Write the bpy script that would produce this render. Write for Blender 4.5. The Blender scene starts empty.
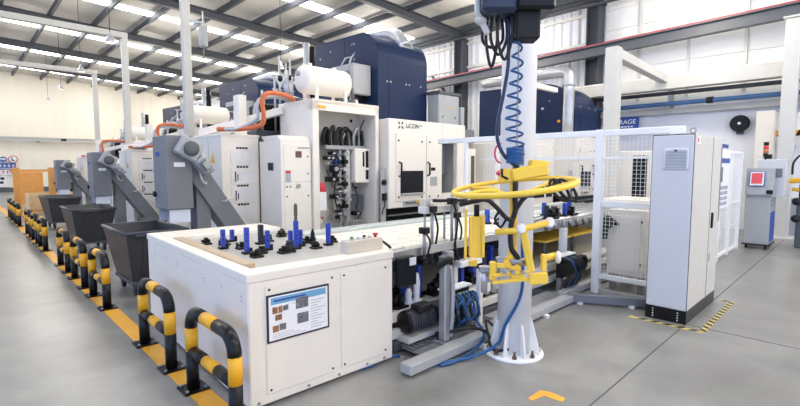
import bpy, bmesh, math, random
from mathutils import Vector, Matrix
random.seed(7)
SC = bpy.context.scene
COL = SC.collection
PI = math.pi
sin, cos = math.sin, math.cos

# ------------------------------------------------------------------ materials
def lin(c):
    return tuple(((v/255.)/12.92 if v/255. <= .04045 else ((v/255.+.055)/1.055)**2.4) for v in c)
MATS = {}
def mat(name, rgb, rough=.5, metal=0., var=.06, scale=6., bump=0., bscale=40., emit=0., spec=.5):
    if name in MATS: return MATS[name]
    m = bpy.data.materials.new(name); m.use_nodes = True
    nt = m.node_tree; b = nt.nodes['Principled BSDF']
    c = lin(rgb)
    tc = nt.nodes.new('ShaderNodeTexCoord')
    nz = nt.nodes.new('ShaderNodeTexNoise'); nz.inputs['Scale'].default_value = scale
    nz.inputs['Detail'].default_value = 4
    nt.links.new(tc.outputs['Object'], nz.inputs['Vector'])
    rp = nt.nodes.new('ShaderNodeValToRGB')
    rp.color_ramp.elements[0].position = .3; rp.color_ramp.elements[1].position = .7
    rp.color_ramp.elements[0].color = tuple(v*(1-var) for v in c)+(1,)
    rp.color_ramp.elements[1].color = tuple(min(1, v*(1+var)) for v in c)+(1,)
    nt.links.new(nz.outputs['Fac'], rp.inputs['Fac'])
    nt.links.new(rp.outputs['Color'], b.inputs['Base Color'])
    b.inputs['Roughness'].default_value = rough
    b.inputs['Metallic'].default_value = metal
    b.inputs['Specular IOR Level'].default_value = spec
    if bump:
        n2 = nt.nodes.new('ShaderNodeTexNoise'); n2.inputs['Scale'].default_value = bscale
        nt.links.new(tc.outputs['Object'], n2.inputs['Vector'])
        bp = nt.nodes.new('ShaderNodeBump'); bp.inputs['Strength'].default_value = bump
        nt.links.new(n2.outputs['Fac'], bp.inputs['Height'])
        nt.links.new(bp.outputs['Normal'], b.inputs['Normal'])
    if emit:
        b.inputs['Emission Color'].default_value = c+(1,)
        b.inputs['Emission Strength'].default_value = emit
    MATS[name] = m
    return m

CREAM  = mat('cream_paint', (238,232,220), .45, var=.015)
WHITE  = mat('white_paint', (240,240,238), .42, var=.015)
PALE   = mat('pale_grey_paint', (206,204,196), .5, var=.03)
LGREY  = mat('light_grey_paint', (170,172,172), .45, var=.03)
MGREY  = mat('machine_grey_paint', (116,119,124), .42, var=.03)
DGREY  = mat('dark_grey_steel', (84,87,92), .5, var=.06)
STEELD = mat('roof_steel', (64,68,74), .55, var=.05)
BLUE   = mat('navy_paint', (22,40,74), .42, var=.05, scale=2, spec=.25)
PEG    = mat('blue_plastic', (44,72,178), .4, var=.06)
HOSEB  = mat('blue_hose', (22,84,140), .35, var=.05)
BLACK  = mat('black_plastic', (18,18,20), .3, var=.15, spec=.3)
RUBBER = mat('black_rubber', (22,22,24), .6, var=.2)
SKIP   = mat('skip_paint', (62,63,66), .38, var=.14, scale=4)
YELL   = mat('barrier_yellow', (240,176,30), .4, var=.04)
YEL2   = mat('lifter_yellow', (250,208,70), .38, var=.05)
ORANGE = mat('rack_orange', (232,164,84), .5, var=.05)
HOSEO  = mat('orange_hose', (214,112,66), .5, var=.12, scale=12)
WOOD   = mat('pine_wood', (228,202,158), .6, var=.1, scale=9)
BROWN  = mat('brown_batten', (192,170,142), .6, var=.06)
ALU    = mat('bare_aluminium', (196,198,200), .32, .75, var=.05)
STEEL  = mat('galvanised_steel', (160,163,166), .38, .6, var=.1, scale=14)
GALV   = mat('duct_metal', (188,190,194), .36, .5, var=.05)
GLASSD = mat('dark_glass', (30,33,38), .35, var=.1, spec=.15)
RED    = mat('red_paint', (200,52,58), .5, var=.05)
RAILR  = mat('rail_red', (176,62,70), .6, var=.06)
PINK   = mat('pink_hose', (226,70,110), .5)
GREEN  = mat('green_button', (60,150,90), .4)
PAPER  = mat('white_paper', (240,240,242), .7, var=.01)
INK    = mat('dark_ink', (40,44,58), .7, var=.1)
INKB   = mat('blue_ink', (52,84,160), .6, var=.03)
SKYB   = mat('light_blue_ink', (112,168,206), .6, var=.04)
INKG   = mat('grey_ink', (168,172,180), .7, var=.06)
PHOTO1 = mat('printed_photo_brown', (150,108,70), .6, var=.5, scale=60)
PHOTO2 = mat('printed_photo_grey', (110,112,116), .6, var=.5, scale=60)
SCREEN = mat('red_screen', (226,82,92), .4, var=.03)
PIPEB  = mat('pipe_blue', (58,98,142), .45)
PIPEK  = mat('pipe_dark', (62,66,72), .5)
TAPE   = mat('tape_yellow', (224,206,118), .6)
AMBER  = mat('amber_lens', (200,120,60), .3)
LAMPW  = mat('lamp_glow', (255,250,238), .5, emit=1.0)
SKYL   = mat('skylight_glow', (250,252,255), .6, emit=9.0)
def floor_mat():
    m = bpy.data.materials.new('polished_concrete'); m.use_nodes = True
    nt = m.node_tree; b = nt.nodes['Principled BSDF']
    tc = nt.nodes.new('ShaderNodeTexCoord')
    def noise(s, d, rough=.6, dist=0.):
        n = nt.nodes.new('ShaderNodeTexNoise'); n.inputs['Scale'].default_value = s
        n.inputs['Detail'].default_value = d; n.inputs['Roughness'].default_value = rough
        n.inputs['Distortion'].default_value = dist
        nt.links.new(tc.outputs['Object'], n.inputs['Vector']); return n
    a = noise(.55, 5, .55, .2); c = noise(2.6, 4, .55, .2)
    mx = nt.nodes.new('ShaderNodeMath'); mx.operation = 'MULTIPLY_ADD'
    mx.inputs[1].default_value = .45
    nt.links.new(c.outputs['Fac'], mx.inputs[0]); 
    ml = nt.nodes.new('ShaderNodeMath'); ml.operation = 'MULTIPLY'; ml.inputs[1].default_value = .55
    nt.links.new(a.outputs['Fac'], ml.inputs[0]); nt.links.new(ml.outputs[0], mx.inputs[2])
    rp = nt.nodes.new('ShaderNodeValToRGB')
    rp.color_ramp.elements[0].position = .3; rp.color_ramp.elements[0].color = lin((112,112,109))+(1,)
    rp.color_ramp.elements[1].position = .7; rp.color_ramp.elements[1].color = lin((160,159,154))+(1,)
    nt.links.new(mx.outputs[0], rp.inputs['Fac'])
    nt.links.new(rp.outputs['Color'], b.inputs['Base Color'])
    r2 = nt.nodes.new('ShaderNodeMapRange')
    r2.inputs['To Min'].default_value = .26; r2.inputs['To Max'].default_value = .36
    nt.links.new(c.outputs['Fac'], r2.inputs['Value']); nt.links.new(r2.outputs[0], b.inputs['Roughness'])
    w = noise(1.1, 2); bp = nt.nodes.new('ShaderNodeBump'); bp.inputs['Strength'].default_value = .03
    nt.links.new(w.outputs['Fac'], bp.inputs['Height']); nt.links.new(bp.outputs['Normal'], b.inputs['Normal'])
    return m
FLOORM = floor_mat()
def ribbed(name, rgb, axis, pitch, strength=.5, rough=.55):
    m = bpy.data.materials.new(name); m.use_nodes = True
    nt = m.node_tree; b = nt.nodes['Principled BSDF']
    tc = nt.nodes.new('ShaderNodeTexCoord'); w = nt.nodes.new('ShaderNodeTexWave')
    w.bands_direction = axis; w.inputs['Scale'].default_value = 2*PI/20/pitch
    nt.links.new(tc.outputs['Object'], w.inputs['Vector'])
    bp = nt.nodes.new('ShaderNodeBump'); bp.inputs['Strength'].default_value = strength
    bp.inputs['Distance'].default_value = .03
    nt.links.new(w.outputs['Fac'], bp.inputs['Height']); nt.links.new(bp.outputs['Normal'], b.inputs['Normal'])
    nz = nt.nodes.new('ShaderNodeTexNoise'); nz.inputs['Scale'].default_value = .5
    nt.links.new(tc.outputs['Object'], nz.inputs['Vector'])
    rp = nt.nodes.new('ShaderNodeValToRGB'); c = lin(rgb)
    rp.color_ramp.elements[0].color = tuple(v*.95 for v in c)+(1,)
    rp.color_ramp.elements[1].color = tuple(min(1, v*1.03) for v in c)+(1,)
    nt.links.new(nz.outputs['Fac'], rp.inputs['Fac']); nt.links.new(rp.outputs['Color'], b.inputs['Base Color'])
    b.inputs['Roughness'].default_value = rough
    return m
WALLFAR = ribbed('cream_corrugated_wall', (240,232,214), 'X', .6, 1.0)
WALLR   = mat('white_wall', (232,233,238), .55, var=.02, scale=.7)
SIDING  = ribbed('white_siding', (236,234,226), 'Z', .9, .25)
CORRUG  = ribbed('ribbed_wall_sheet', (214,214,212), 'Y', .3, .6)
ROOFM   = ribbed('roof_sheet', (184,182,178), 'Y', .4, .25)

# ------------------------------------------------------------------ mesh builder
OFF = {}
class MB:
    def __init__(s): s.bm = bmesh.new()
    def _v(s, pts): return [s.bm.verts.new(p) for p in pts]
    def box(s, x0, x1, y0, y1, z0, z1, bev=0., mx=None, seg=1):
        x0, x1 = min(x0,x1), max(x0,x1); y0, y1 = min(y0,y1), max(y0,y1); z0, z1 = min(z0,z1), max(z0,z1)
        P = [(x0,y0,z0),(x1,y0,z0),(x1,y1,z0),(x0,y1,z0),(x0,y0,z1),(x1,y0,z1),(x1,y1,z1),(x0,y1,z1)]
        if mx is not None: P = [mx @ Vector(p) for p in P]
        v = s._v(P)
        fs = [s.bm.faces.new([v[i] for i in f]) for f in ((3,2,1,0),(4,5,6,7),(0,1,5,4),(1,2,6,5),(2,3,7,6),(3,0,4,7))]
        if bev:
            es = list({e for f in fs for e in f.edges})
            bmesh.ops.bevel(s.bm, geom=es, offset=bev, segments=seg, affect='EDGES', profile=.5)
        return s
    def obox(s, c, size, rot=None, bev=0.):
        m = Matrix.Translation(Vector(c))
        if rot is not None: m = m @ rot.to_4x4()
        a, b, d = size
        return s.box(-a/2, a/2, -b/2, b/2, -d/2, d/2, bev, m)
    def bar(s, p0, p1, w, h, bev=0., upv=(0,0,1)):
        p0, p1 = Vector(p0), Vector(p1); d = (p1-p0); L = d.length; d.normalize()
        u = Vector(upv)
        if abs(d.dot(u)) > .98: u = Vector((1,0,0))
        x = d; y = u.cross(x).normalized(); z = x.cross(y)
        R = Matrix((x, y, z)).transposed().to_4x4()
        return s.box(-L/2, L/2, -w/2, w/2, -h/2, h/2, bev, Matrix.Translation((p0+p1)/2) @ R)
    def cyl(s, p0, p1, r, r2=None, n=16, cap=True):
        p0, p1 = Vector(p0), Vector(p1); r2 = r if r2 is None else r2
        d = (p1-p0).normalized(); u = Vector((0,0,1)) if abs(d.z) < .95 else Vector((1,0,0))
        a = d.cross(u).normalized(); b = d.cross(a)
        A = s._v([p0+(a*cos(2*PI*i/n)+b*sin(2*PI*i/n))*r for i in range(n)])
        B = s._v([p1+(a*cos(2*PI*i/n)+b*sin(2*PI*i/n))*r2 for i in range(n)])
        for i in range(n):
            f = s.bm.faces.new((A[i], A[(i+1)%n], B[(i+1)%n], B[i])); f.smooth = True
        if cap:
            s.bm.faces.new(A[::-1]); s.bm.faces.new(B)
        return s
    def tube(s, pts, r, n=8, closed=False, smooth=0, radii=None):
        pts = [Vector(p) for p in pts]
        if smooth: 
            pts = spline(pts, smooth, closed)
        N = len(pts); rings = []; prev = None
        for i, p in enumerate(pts):
            if closed: d = pts[(i+1)%N]-pts[i-1]
            else: d = pts[min(i+1,N-1)]-pts[max(i-1,0)]
            if d.length < 1e-9: d = Vector((0,0,1))
            d.normalize()
            if prev is None:
                u = Vector((0,0,1)) if abs(d.z) < .95 else Vector((1,0,0))
                a = d.cross(u).normalized()
            else:
                a = prev - d*prev.dot(d)
                if a.length < 1e-6: a = d.orthogonal()
                a.normalize()
            prev = a; b = d.cross(a)
            rr = radii[i] if radii else r
            rings.append(s._v([p+(a*cos(2*PI*k/n)+b*sin(2*PI*k/n))*rr for k in range(n)]))
        M = N if closed else N-1
        for i in range(M):
            A, B = rings[i], rings[(i+1)%N]
            for k in range(n):
                f = s.bm.faces.new((A[k], A[(k+1)%n], B[(k+1)%n], B[k])); f.smooth = True
        if not closed:
            s.bm.faces.new(rings[0][::-1]); s.bm.faces.new(rings[-1])
        return s
    def lathe(s, c, axis, prof, n=24):
        c = Vector(c); d = Vector(axis).normalized()
        u = Vector((0,0,1)) if abs(d.z) < .95 else Vector((1,0,0))
        a = d.cross(u).normalized(); b = d.cross(a); rings = []
        for (r, t) in prof:
            rings.append(s._v([c+d*t+(a*cos(2*PI*k/n)+b*sin(2*PI*k/n))*max(r,.0005) for k in range(n)]))
        for A, B in zip(rings, rings[1:]):
            for k in range(n):
                f = s.bm.faces.new((A[k], A[(k+1)%n], B[(k+1)%n], B[k])); f.smooth = True
        s.bm.faces.new(rings[0][::-1]); s.bm.faces.new(rings[-1])
        return s
    def prism(s, poly, ext, smooth=False):
        e = Vector(ext); A = s._v([Vector(p) for p in poly]); B = s._v([Vector(p)+e for p in poly]); n = len(A)
        s.bm.faces.new(A); s.bm.faces.new(B[::-1])
        for i in range(n):
            f = s.bm.faces.new((A[i], B[i], B[(i+1)%n], A[(i+1)%n])); f.smooth = smooth
        return s
    def ell(s, c, rx, ry, rz, n=12):
        r = bmesh.ops.create_uvsphere(s.bm, u_segments=n, v_segments=max(6,n//2), radius=1, matrix=Matrix.Translation(Vector(c)) @ Matrix.Diagonal((rx,ry,rz,1)))
        for v in r['verts']:
            for f in v.link_faces: f.smooth = True
        return s
    def text(s, body, origin, right, up, size, ext=.002, bold=0.):
        cu = bpy.data.curves.new('t', 'FONT'); cu.body = body; cu.size = 1; cu.offset = bold
        ob = bpy.data.objects.new('t', cu); COL.objects.link(ob)
        dg = bpy.context.evaluated_depsgraph_get(); dg.update()
        me = bpy.data.meshes.new_from_object(ob.evaluated_get(dg))
        bpy.data.objects.remove(ob); bpy.data.curves.remove(cu)
        o = Vector(origin); r = Vector(right).normalized(); u = Vector(up).normalized(); nn = r.cross(u)
        t = bmesh.new(); t.from_mesh(me); bpy.data.meshes.remove(me)
        mp = {}
        for v in t.verts: mp[v.index] = s.bm.verts.new(o + r*v.co.x*size + u*v.co.y*size + nn*ext)
        for f in t.faces:
            try: s.bm.faces.new([mp[v.index] for v in f.verts])
            except ValueError: pass
        t.free(); return s
    def build(s, name, m, parent=None, fix=True):
        if name in SPLIT and parent is not None:
            isl = islands(s.bm)
            if len(isl) > 1:
                first = None
                for grp in isl:
                    k = MB(); mp = {}
                    for f in grp:
                        for v in f.verts:
                            if v not in mp: mp[v] = k.bm.verts.new(v.co)
                        nf = k.bm.faces.new([mp[v] for v in f.verts]); nf.smooth = f.smooth
                    o = k._build(name, m, parent, fix); first = first or o
                s.bm.free(); return first
        return s._build(name, m, parent, fix)
    def _build(s, name, m, parent=None, fix=True):
        if fix: bmesh.ops.recalc_face_normals(s.bm, faces=s.bm.faces)
        off = OFF.get(parent.name, Vector()) if parent else None
        me = bpy.data.meshes.new(name)
        if parent is None:
            xs = [v.co for v in s.bm.verts]
            lo = Vector((min(v.x for v in xs), min(v.y for v in xs), min(v.z for v in xs)))
            hi = Vector((max(v.x for v in xs), max(v.y for v in xs), max(v.z for v in xs)))
            off = Vector(((lo.x+hi.x)/2, (lo.y+hi.y)/2, lo.z))
        for v in s.bm.verts: v.co -= off
        s.bm.to_mesh(me); s.bm.free(); me.materials.append(m)
        ob = bpy.data.objects.new(name, me); COL.objects.link(ob)
        if parent: ob.parent = parent
        else: ob.location = off
        OFF[ob.name] = off.copy()
        return ob
SPLIT = {'screw','bolt','anchor_bolt','grommet','rod','gripper_jaw','panel_seam','signal_light','standpipe','support','handrail','button',
         'bracket','pallet_block','post','port','lock','fitting','printed_heading_','saddle','bed_rail','riser_pipe','foot','photo','vent_slot','document_pocket','guard_plate','manifold_column','side_panel','socket','slide_rail','rib','curtain','joint_strip','curtain','cable_guide','recess_lining'}
def islands(bm):
    seen = set(); out = []
    for f in bm.faces:
        if f in seen: continue
        st = [f]; seen.add(f); g = []
        while st:
            q = st.pop(); g.append(q)
            for v in q.verts:
                for h in v.link_faces:
                    if h not in seen: seen.add(h); st.append(h)
        out.append(g)
    return out
def spline(pts, k, closed=False):
    out = []; n = len(pts)
    rng = n if closed else n-1
    for i in range(rng):
        g = (lambda j: pts[j % n]) if closed else (lambda j: pts[max(0, min(n-1, j))])
        p0, p1, p2, p3 = g(i-1), g(i), g(i+1), g(i+2)
        for t in range(k):
            u = t/k
            out.append(.5*((2*p1)+(p2-p0)*u+(2*p0-5*p1+4*p2-p3)*u*u+(3*p1-p0-3*p2+p3)*u**3))
    if not closed: out.append(pts[-1])
    return out
def tag(o, label, cat, group=None):
    o['label'] = label; o['category'] = cat
    if group: o['group'] = group
    return o
def thing(name, label, cat, base, group=None):
    o = bpy.data.objects.new(name, None); COL.objects.link(o); o.empty_display_size = .1
    o.location = base; OFF[o.name] = Vector(base)
    return tag(o, label, cat, group)
def struct(name, mb, m):
    o = mb.build(name, m); o['kind'] = 'structure'; return o
def copy_tree(o, loc=None, label=None, scale=None, parent=None, group=None, rotz=None):
    c = o.copy(); COL.objects.link(c); c.parent = parent
    if loc is not None: c.location = loc
    if scale is not None: c.scale = scale
    if rotz is not None: c.rotation_euler.z = rotz
    if label: c['label'] = label
    if group: c['group'] = group
    for ch in list(o.children): copy_tree(ch, parent=c)
    return c

# ------------------------------------------------------------------ camera
cam = bpy.data.cameras.new('camera'); co = bpy.data.objects.new('camera', cam); COL.objects.link(co)
cam.sensor_width = 36; cam.lens = 456/800*36; cam.clip_end = 200
p = math.atan(37/456.); a = math.radians(44.2)
fw = Vector((sin(a)*cos(p), cos(a)*cos(p), -sin(p)))
co.location = (0, 0, 1.67); co.rotation_euler = fw.to_track_quat('-Z', 'Y').to_euler()
SC.camera = co

# ------------------------------------------------------------------ building shell
XW, YF = 14.8, 38.4
struct('floor', MB().box(-16, XW, -5, YF, -.1, 0), FLOORM)
struct('wall_far', MB().box(-16, XW, YF, YF+.2, 0, 8.2), WALLFAR)
struct('wall_right', MB().box(XW, XW+.2, -5, YF, 0, 7.4), WALLR)
struct('baseboard_far', MB().box(-16, XW-.02, YF-.06, YF, 0, .3), DGREY)
def rz(x): return 7.72-.047*x
mb = MB(); mb.prism([(-16,-5,rz(-16)), (XW,-5,rz(XW)), (XW,-5,rz(XW)+.08), (-16,-5,rz(-16)+.08)], (0,YF+5,0))
struct('ceiling', mb, ROOFM)
n = 0
for y in (-3.6+1.2, 3.0, 8.6, 14.0, 19.5, 24.9, 30.3, 35.7):
    n += 1; z = .025
    mb = MB(); mb.prism([(-14,y-.27,rz(-14)-z), (XW-.6,y-.27,rz(XW-.6)-z), (XW-.6,y-.27,rz(XW-.6)-z+.02), (-14,y-.27,rz(-14)-z+.02)], (0,.54,0))
    struct('window_%d' % n, mb, SKYL)
t = 0
def trim(mb, m):
    global t
    t += 1; return struct('trim_%d' % t, mb, m)
for y in (0.6, 6.0, 11.4, 16.8, 22.2, 27.6, 33.0):            # rafters: I beams along X
    z0 = lambda x: 7.25-.045*x
    mb = MB()
    for (w, a0, a1) in ((.2, 0, .03), (.03, .03, .25), (.2, .25, .28)):
        mb.prism([(-15,y-w/2,z0(-15)+a0), (XW-.2,y-w/2,z0(XW)+a0), (XW-.2,y-w/2,z0(XW)+a1), (-15,y-w/2,z0(-15)+a1)], (0,w,0))
    trim(mb, STEELD)
x = -4.2
while x < 14.6:                                                # purlins along Y
    mb = MB(); z = rz(x)-.03
    mb.box(x-.02, x+.02, -4.8, YF-.1, z-.19, z); mb.box(x-.02, x+.07, -4.8, YF-.1, z-.205, z-.19); trim(mb, STEELD)
    x += 1.42
for y in (.6, 6.23, 11.5, 16.8, 22.2, 27.6, 33.0):             # steel wall columns
    mb = MB(); xc = XW-.25
    mb.box(xc-.2, xc+.2, y-.2, y-.17, 0, 6.62); mb.box(xc-.2, xc+.2, y+.17, y+.2, 0, 6.62); mb.box(xc-.03, xc+.03, y-.17, y+.17, 0, 6.62)
    trim(mb, STEELD)
for y in (11.5, 16.8):                                         # knee braces
    trim(MB().bar((XW-.3, y+.25, 4.2), (XW-.3, y+1.5, 5.4), .08, .08), STEELD)
# wall sheets
mb = MB(); y = 6.5
while y < 34:
    mb.prism([(XW-.01,y,2.6),(XW-.06,y+.06,2.6),(XW-.06,y+.15,2.6),(XW-.01,y+.21,2.6)], (0,0,4.5)); y += .3
trim(mb, mat('ribbed_sheet_paint', (222,222,220), .55, var=.03))
for z in (5.5, 6.4): trim(MB().box(XW-.14, XW-.06, 6.5, 34, z, z+.09), PALE)
mb = MB(); z = 3.4
while z < 7.0:
    mb.box(XW-.05, XW-.01, -4.5, 6.0, z, z+.6, .008); z += .61
trim(mb, mat('siding_panel_paint', (238,236,230), .5, var=.02))
for y in (4.95, 3.69, 2.4, 1.1, -.2): trim(MB().box(XW-.14, XW-.05, y-.035, y+.035, 3.6, 7.0), PALE)
trim(MB().box(XW-.2, XW-.05, -4.5, 6, 3.15, 3.3), PALE)
trim(MB().bar((XW-.35, -4, 6.95), (XW-.35, 34, 6.75), .22, .3), STEELD)   # eave tie
trim(MB().bar((XW-.6, -4, 6.55), (XW-.6, 34, 6.55), .07, .07), PIPEK)

# crane rail on the right wall
def railpt(y, dz, x=14.0): return (x, y, 4.93+(12.93-y)*.0265+dz)
t0 = thing('crane_rail', 'long grey crane runway beam with red top edge high on right wall', 'crane rail', railpt(5, 0))
mb = MB(); ya, yb = -4, 30
mb.bar(railpt(ya,-.15), railpt(yb,-.15), .22, .03); mb.bar(railpt(ya,0), railpt(yb,0), .03, .28); mb.bar(railpt(ya,.13), railpt(yb,.13), .26, .03)
mb.build('beam', DGREY, t0)
MB().bar(railpt(ya,.175), railpt(yb,.175), .07, .06).build('rail_head', RAILR, t0)
for y in (.6, 6.23, 11.5, 16.8):
    q = railpt(y, 0); MB().box(q[0]+.11, XW-.4, y-.1, y+.1, q[2]-.15, q[2]+.05).build('bracket', DGREY, t0)

# cream box girder + pipes along the right wall
o = MB().bar((14.05,-2,3.93), (14.05,6.8,3.9), .3, .34, .01).build('box_girder', PALE)
tag(o, 'cream box girder running along the right wall above the pipes', 'girder')
MB().bar((13.93,-2,4.12), (13.93,6.8,4.09), .04, .03).build('flange', CREAM, o)
o = MB().cyl((14.25,-3,3.66), (14.25,9,3.68), .055).build('wall_pipe', PIPEK); tag(o, 'dark pipe running along the right wall under the cream girder', 'pipe')
o = MB().cyl((14.25,-3,3.39), (14.25,9,3.38), .06).build('wall_pipe', PIPEB); tag(o, 'blue pipe running along the white right wall', 'pipe')
for y in (4.0, 1.0): MB().box(14.22, 14.7, y-.02, y+.02, 3.3, 3.8).build('pipe_clamp', STEEL, o)
MB().cyl((14.25,2.95,3.39), (14.25,3.1,3.39), .085).build('valve', BLACK, o)

# columns with brackets
t0 = thing('gantry_column', 'pale square column with an arm reaching to the wall girder, behind the fence', 'column', (10,3.87,0))
MB().box(9.87,10.13,3.74,4.0,0,4.13,.01).build('post', PALE, t0)
MB().bar((10.13,3.87,4.02), (13.9,4.05,4.02), .2, .2, .01).build('arm', PALE, t0)
MB().box(9.7,10.3,3.57,4.17,0,.02).build('base_plate', PALE, t0)
t0 = thing('gantry_column', 'pale square column at right edge with bolted foot on the floor', 'column', (13.75,1.38,0))
MB().box(13.6,13.9,1.24,1.52,0,4.98,.01).build('post', PALE, t0)
MB().box(13.4,14.1,1.1,1.66,0,.03).build('base_plate', PALE, t0)
MB().box(13.55,13.95,1.2,1.56,4.98,5.02).build('cap_plate', PALE, t0)

# fan / hose reel on the wall
t0 = thing('wall_fan', 'round black wall fan with white centre on the white right wall', 'fan', (14.78,2.43,2.5))
MB().lathe((14.72,2.43,2.77), (-1,0,0), [(.17,0),(.21,.02),(.22,.06),(.21,.1),(.17,.12)]).build('drum', BLACK, t0)
mb = MB(); 
for r in (.06,.1,.14,.18): mb.tube([(14.59,2.43+r*cos(k*PI/12),2.77+r*sin(k*PI/12)) for k in range(24)], .008, 5, True)
mb.build('grille', RUBBER, t0)
MB().cyl((14.6,2.43,2.77), (14.57,2.43,2.77), .035).build('hub', PAPER, t0)
MB().box(14.7,14.8,2.35,2.5,2.5,2.6).build('bracket', DGREY, t0)

# blue banner on right wall
t0 = thing('banner_sign', 'blue sign with white lettering hung on the right wall below the pipes', 'sign', (14.62,5.3,2.7))
MB().box(14.6,14.64,4.87,5.85,2.7,3.14).build('panel', INKB, t0)
mb = MB(); mb.text('RAGE', (14.595,5.42,2.93), (0,-1,0), (0,0,1), .19, bold=.01)
mb.build('lettering', PAPER, t0)
for k in range(7): MB().box(14.592,14.6,5.02+.09*k,5.08+.09*k,2.83,2.87).build('small_mark', PAPER, t0)
for k in range(5): MB().box(14.592,14.6,5.02+.1*k,5.08+.1*k,2.74,2.78).build('small_mark', PAPER, t0)
t0['label'] = 'blue sign with white lettering hung on the right wall behind the pale column'

# far wall: rail beam and signs
mb = MB(); mb.box(-14, 9, 38.05, 38.1, 3.28, 3.5); mb.box(-14, 9, 37.95, 38.2, 3.5, 3.54)
o = mb.build('wall_beam', PALE); tag(o, 'long pale grey beam running along the far cream wall', 'beam')
mb = MB()
for x in (-6, -1, 4, 8.5): mb.box(x-.1, x+.1, 38.1, 38.4, 3.25, 3.45)
mb.build('bracket', DGREY, o)
MB().box(5.2,5.5,38.0,38.05,3.35,3.5).build('junction_box', BLACK, o)
def disc(x, z, rx, rz_, y0, m, name, par):
    mb = MB(); mb.prism([(x+rx*cos(k*PI/12), y0, z+rz_*sin(k*PI/12)) for k in range(24)], (0,.02,0)); return mb.build(name, m, par)
t0 = thing('wall_sign', 'oval blue sign on the far cream wall above the blue banner', 'sign', (2.2,38.3,2.0))
disc(2.2,2.1,.24,.2,38.28,PAPER,'border',t0); disc(2.2,2.1,.21,.17,38.26,INKB,'panel',t0)
mb = MB(); mb.box(2.06,2.34,38.25,38.26,2.13,2.17); mb.box(2.06,2.34,38.25,38.26,2.05,2.09); mb.build('marking', PAPER, t0)
t0 = thing('wall_sign', 'round white prohibition sign with red ring on the far cream wall', 'sign', (2.68,38.3,1.9))
disc(2.68,2.1,.24,.24,38.28,RED,'ring',t0); disc(2.68,2.1,.19,.19,38.26,PAPER,'panel',t0)
mb = MB(); mb.box(2.6,2.66,38.25,38.26,2.0,2.22); mb.box(2.66,2.78,38.25,38.26,2.0,2.05); mb.build('marking', INK, t0)
t0 = thing('wall_banner', 'blue banner with white characters on the far cream wall', 'banner', (2.2,38.3,1.45))
MB().box(1.2,2.8,38.26,38.3,1.45,1.86).build('panel', INKB, t0)
mb = MB()
for k in range(6): 
    x = 1.55+k*.21; mb.box(x,x+.14,38.25,38.26,1.7,1.73); mb.box(x+.05,x+.09,38.25,38.26,1.6,1.78); mb.box(x,x+.14,38.25,38.26,1.62,1.645)
mb.box(1.7,2.7,38.25,38.26,1.51,1.54); mb.build('lettering', PAPER, t0)
t0 = thing('wall_banner', 'white banner with pink characters below the blue banner, far wall', 'banner', (2.2,38.3,1.1))
MB().box(1.2,2.78,38.26,38.3,1.12,1.42).build('panel', PAPER, t0)
mb = MB()
for k in range(7):
    x = 1.3+k*.2; mb.box(x,x+.14,38.25,38.26,1.32,1.35); mb.box(x+.05,x+.09,38.25,38.26,1.2,1.38); mb.box(x,x+.14,38.25,38.26,1.22,1.245)
mb.build('lettering', PINK, t0)
t0 = thing('wall_board', 'white notice board with small dark photos under the pink banner', 'board', (1.9,38.3,.4))
MB().box(1.2,2.3,38.26,38.32,.35,1.05).build('panel', PAPER, t0)
mb = MB(); mb.box(1.5,1.75,38.25,38.26,.75,.95); mb.box(1.95,2.15,38.25,38.26,.55,.7); mb.box(2.0,2.2,38.25,38.26,.8,.95); mb.build('photo', INK, t0)

# hanging high-bay lamps
def lamp(P, label):
    x, y, z = P; t0 = thing('high_bay_lamp', label, 'lamp', P, 'lamps hanging from the roof')
    MB().lathe((x,y,z), (0,0,1), [(.11,0),(.1,.03),(.06,.12),(.035,.14),(.035,.2),(.02,.22)], 20).build('shade', GALV, t0)
    MB().lathe((x,y,z-.015), (0,0,1), [(.1,0),(.1,.012)], 16).build('lens', LAMPW, t0)
    MB().cyl((x,y,z+.2), (x,y,rz(x)), .008, n=6).build('cable', BLACK, t0)
    return t0
for P, L in (((2.64,12.,4.42), 'white bell lamp hanging left of the near portal post'), ((3.1,18.,4.72), 'bell lamp hanging just left of the second portal post'),
             ((3.39,24.,4.9), 'small bell lamp, second lowest, hanging before the far wall'), ((3.66,30.,5.05), 'smallest and lowest bell lamp hanging before the far wall'),
             ((8.04,14.,4.95), 'bell lamp hanging behind the white air tank nearest the camera')):
    lamp(P, L)

# pale portal frames along the machine row
def portal(y, z, label, px=3.15, w=.14):
    t0 = thing('portal_frame', label, 'portal frame', (px,y,0))
    MB().box(px-w/2,px+w/2,y-w/2,y+w/2,0,z,.008).build('post', PALE, t0)
    MB().box(-6-w/2,-6+w/2,y-w/2,y+w/2,0,z,.008).build('post', PALE, t0)
    MB().box(-6.2,px+w/2,y-w/2,y+w/2,z,z+w,.008).build('crossbeam', PALE, t0)
    MB().box(px-.15,px+.15,y-.15,y+.15,0,.02).build('base_plate', PALE, t0)
    return t0
portal(8.85, 5.15, 'nearest pale portal post, rising tall out of the frame behind the chip conveyor')
portal(13.3, 4.87, 'pale portal frame with a beam, post left of the tall one', 3.23)
portal(19.0, 4.83, 'farthest pale portal frame, shortest post before the far wall', 3.65)
# luminaire clamped to the nearest post
t0 = thing('floodlight', 'small grey floodlight clamped high on the tall portal post', 'lamp', (3.3,8.6,3.9))
MB().box(3.35,3.47,8.62,8.78,3.85,4.25,.02).build('lamp_housing', LGREY, t0)
MB().cyl((3.41,8.7,3.65), (3.41,8.7,4.5), .015).build('rod', STEEL, t0)
MB().bar((3.2,8.8,4.3), (3.45,8.72,4.3), .04, .04).build('bracket', STEEL, t0)

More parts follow.
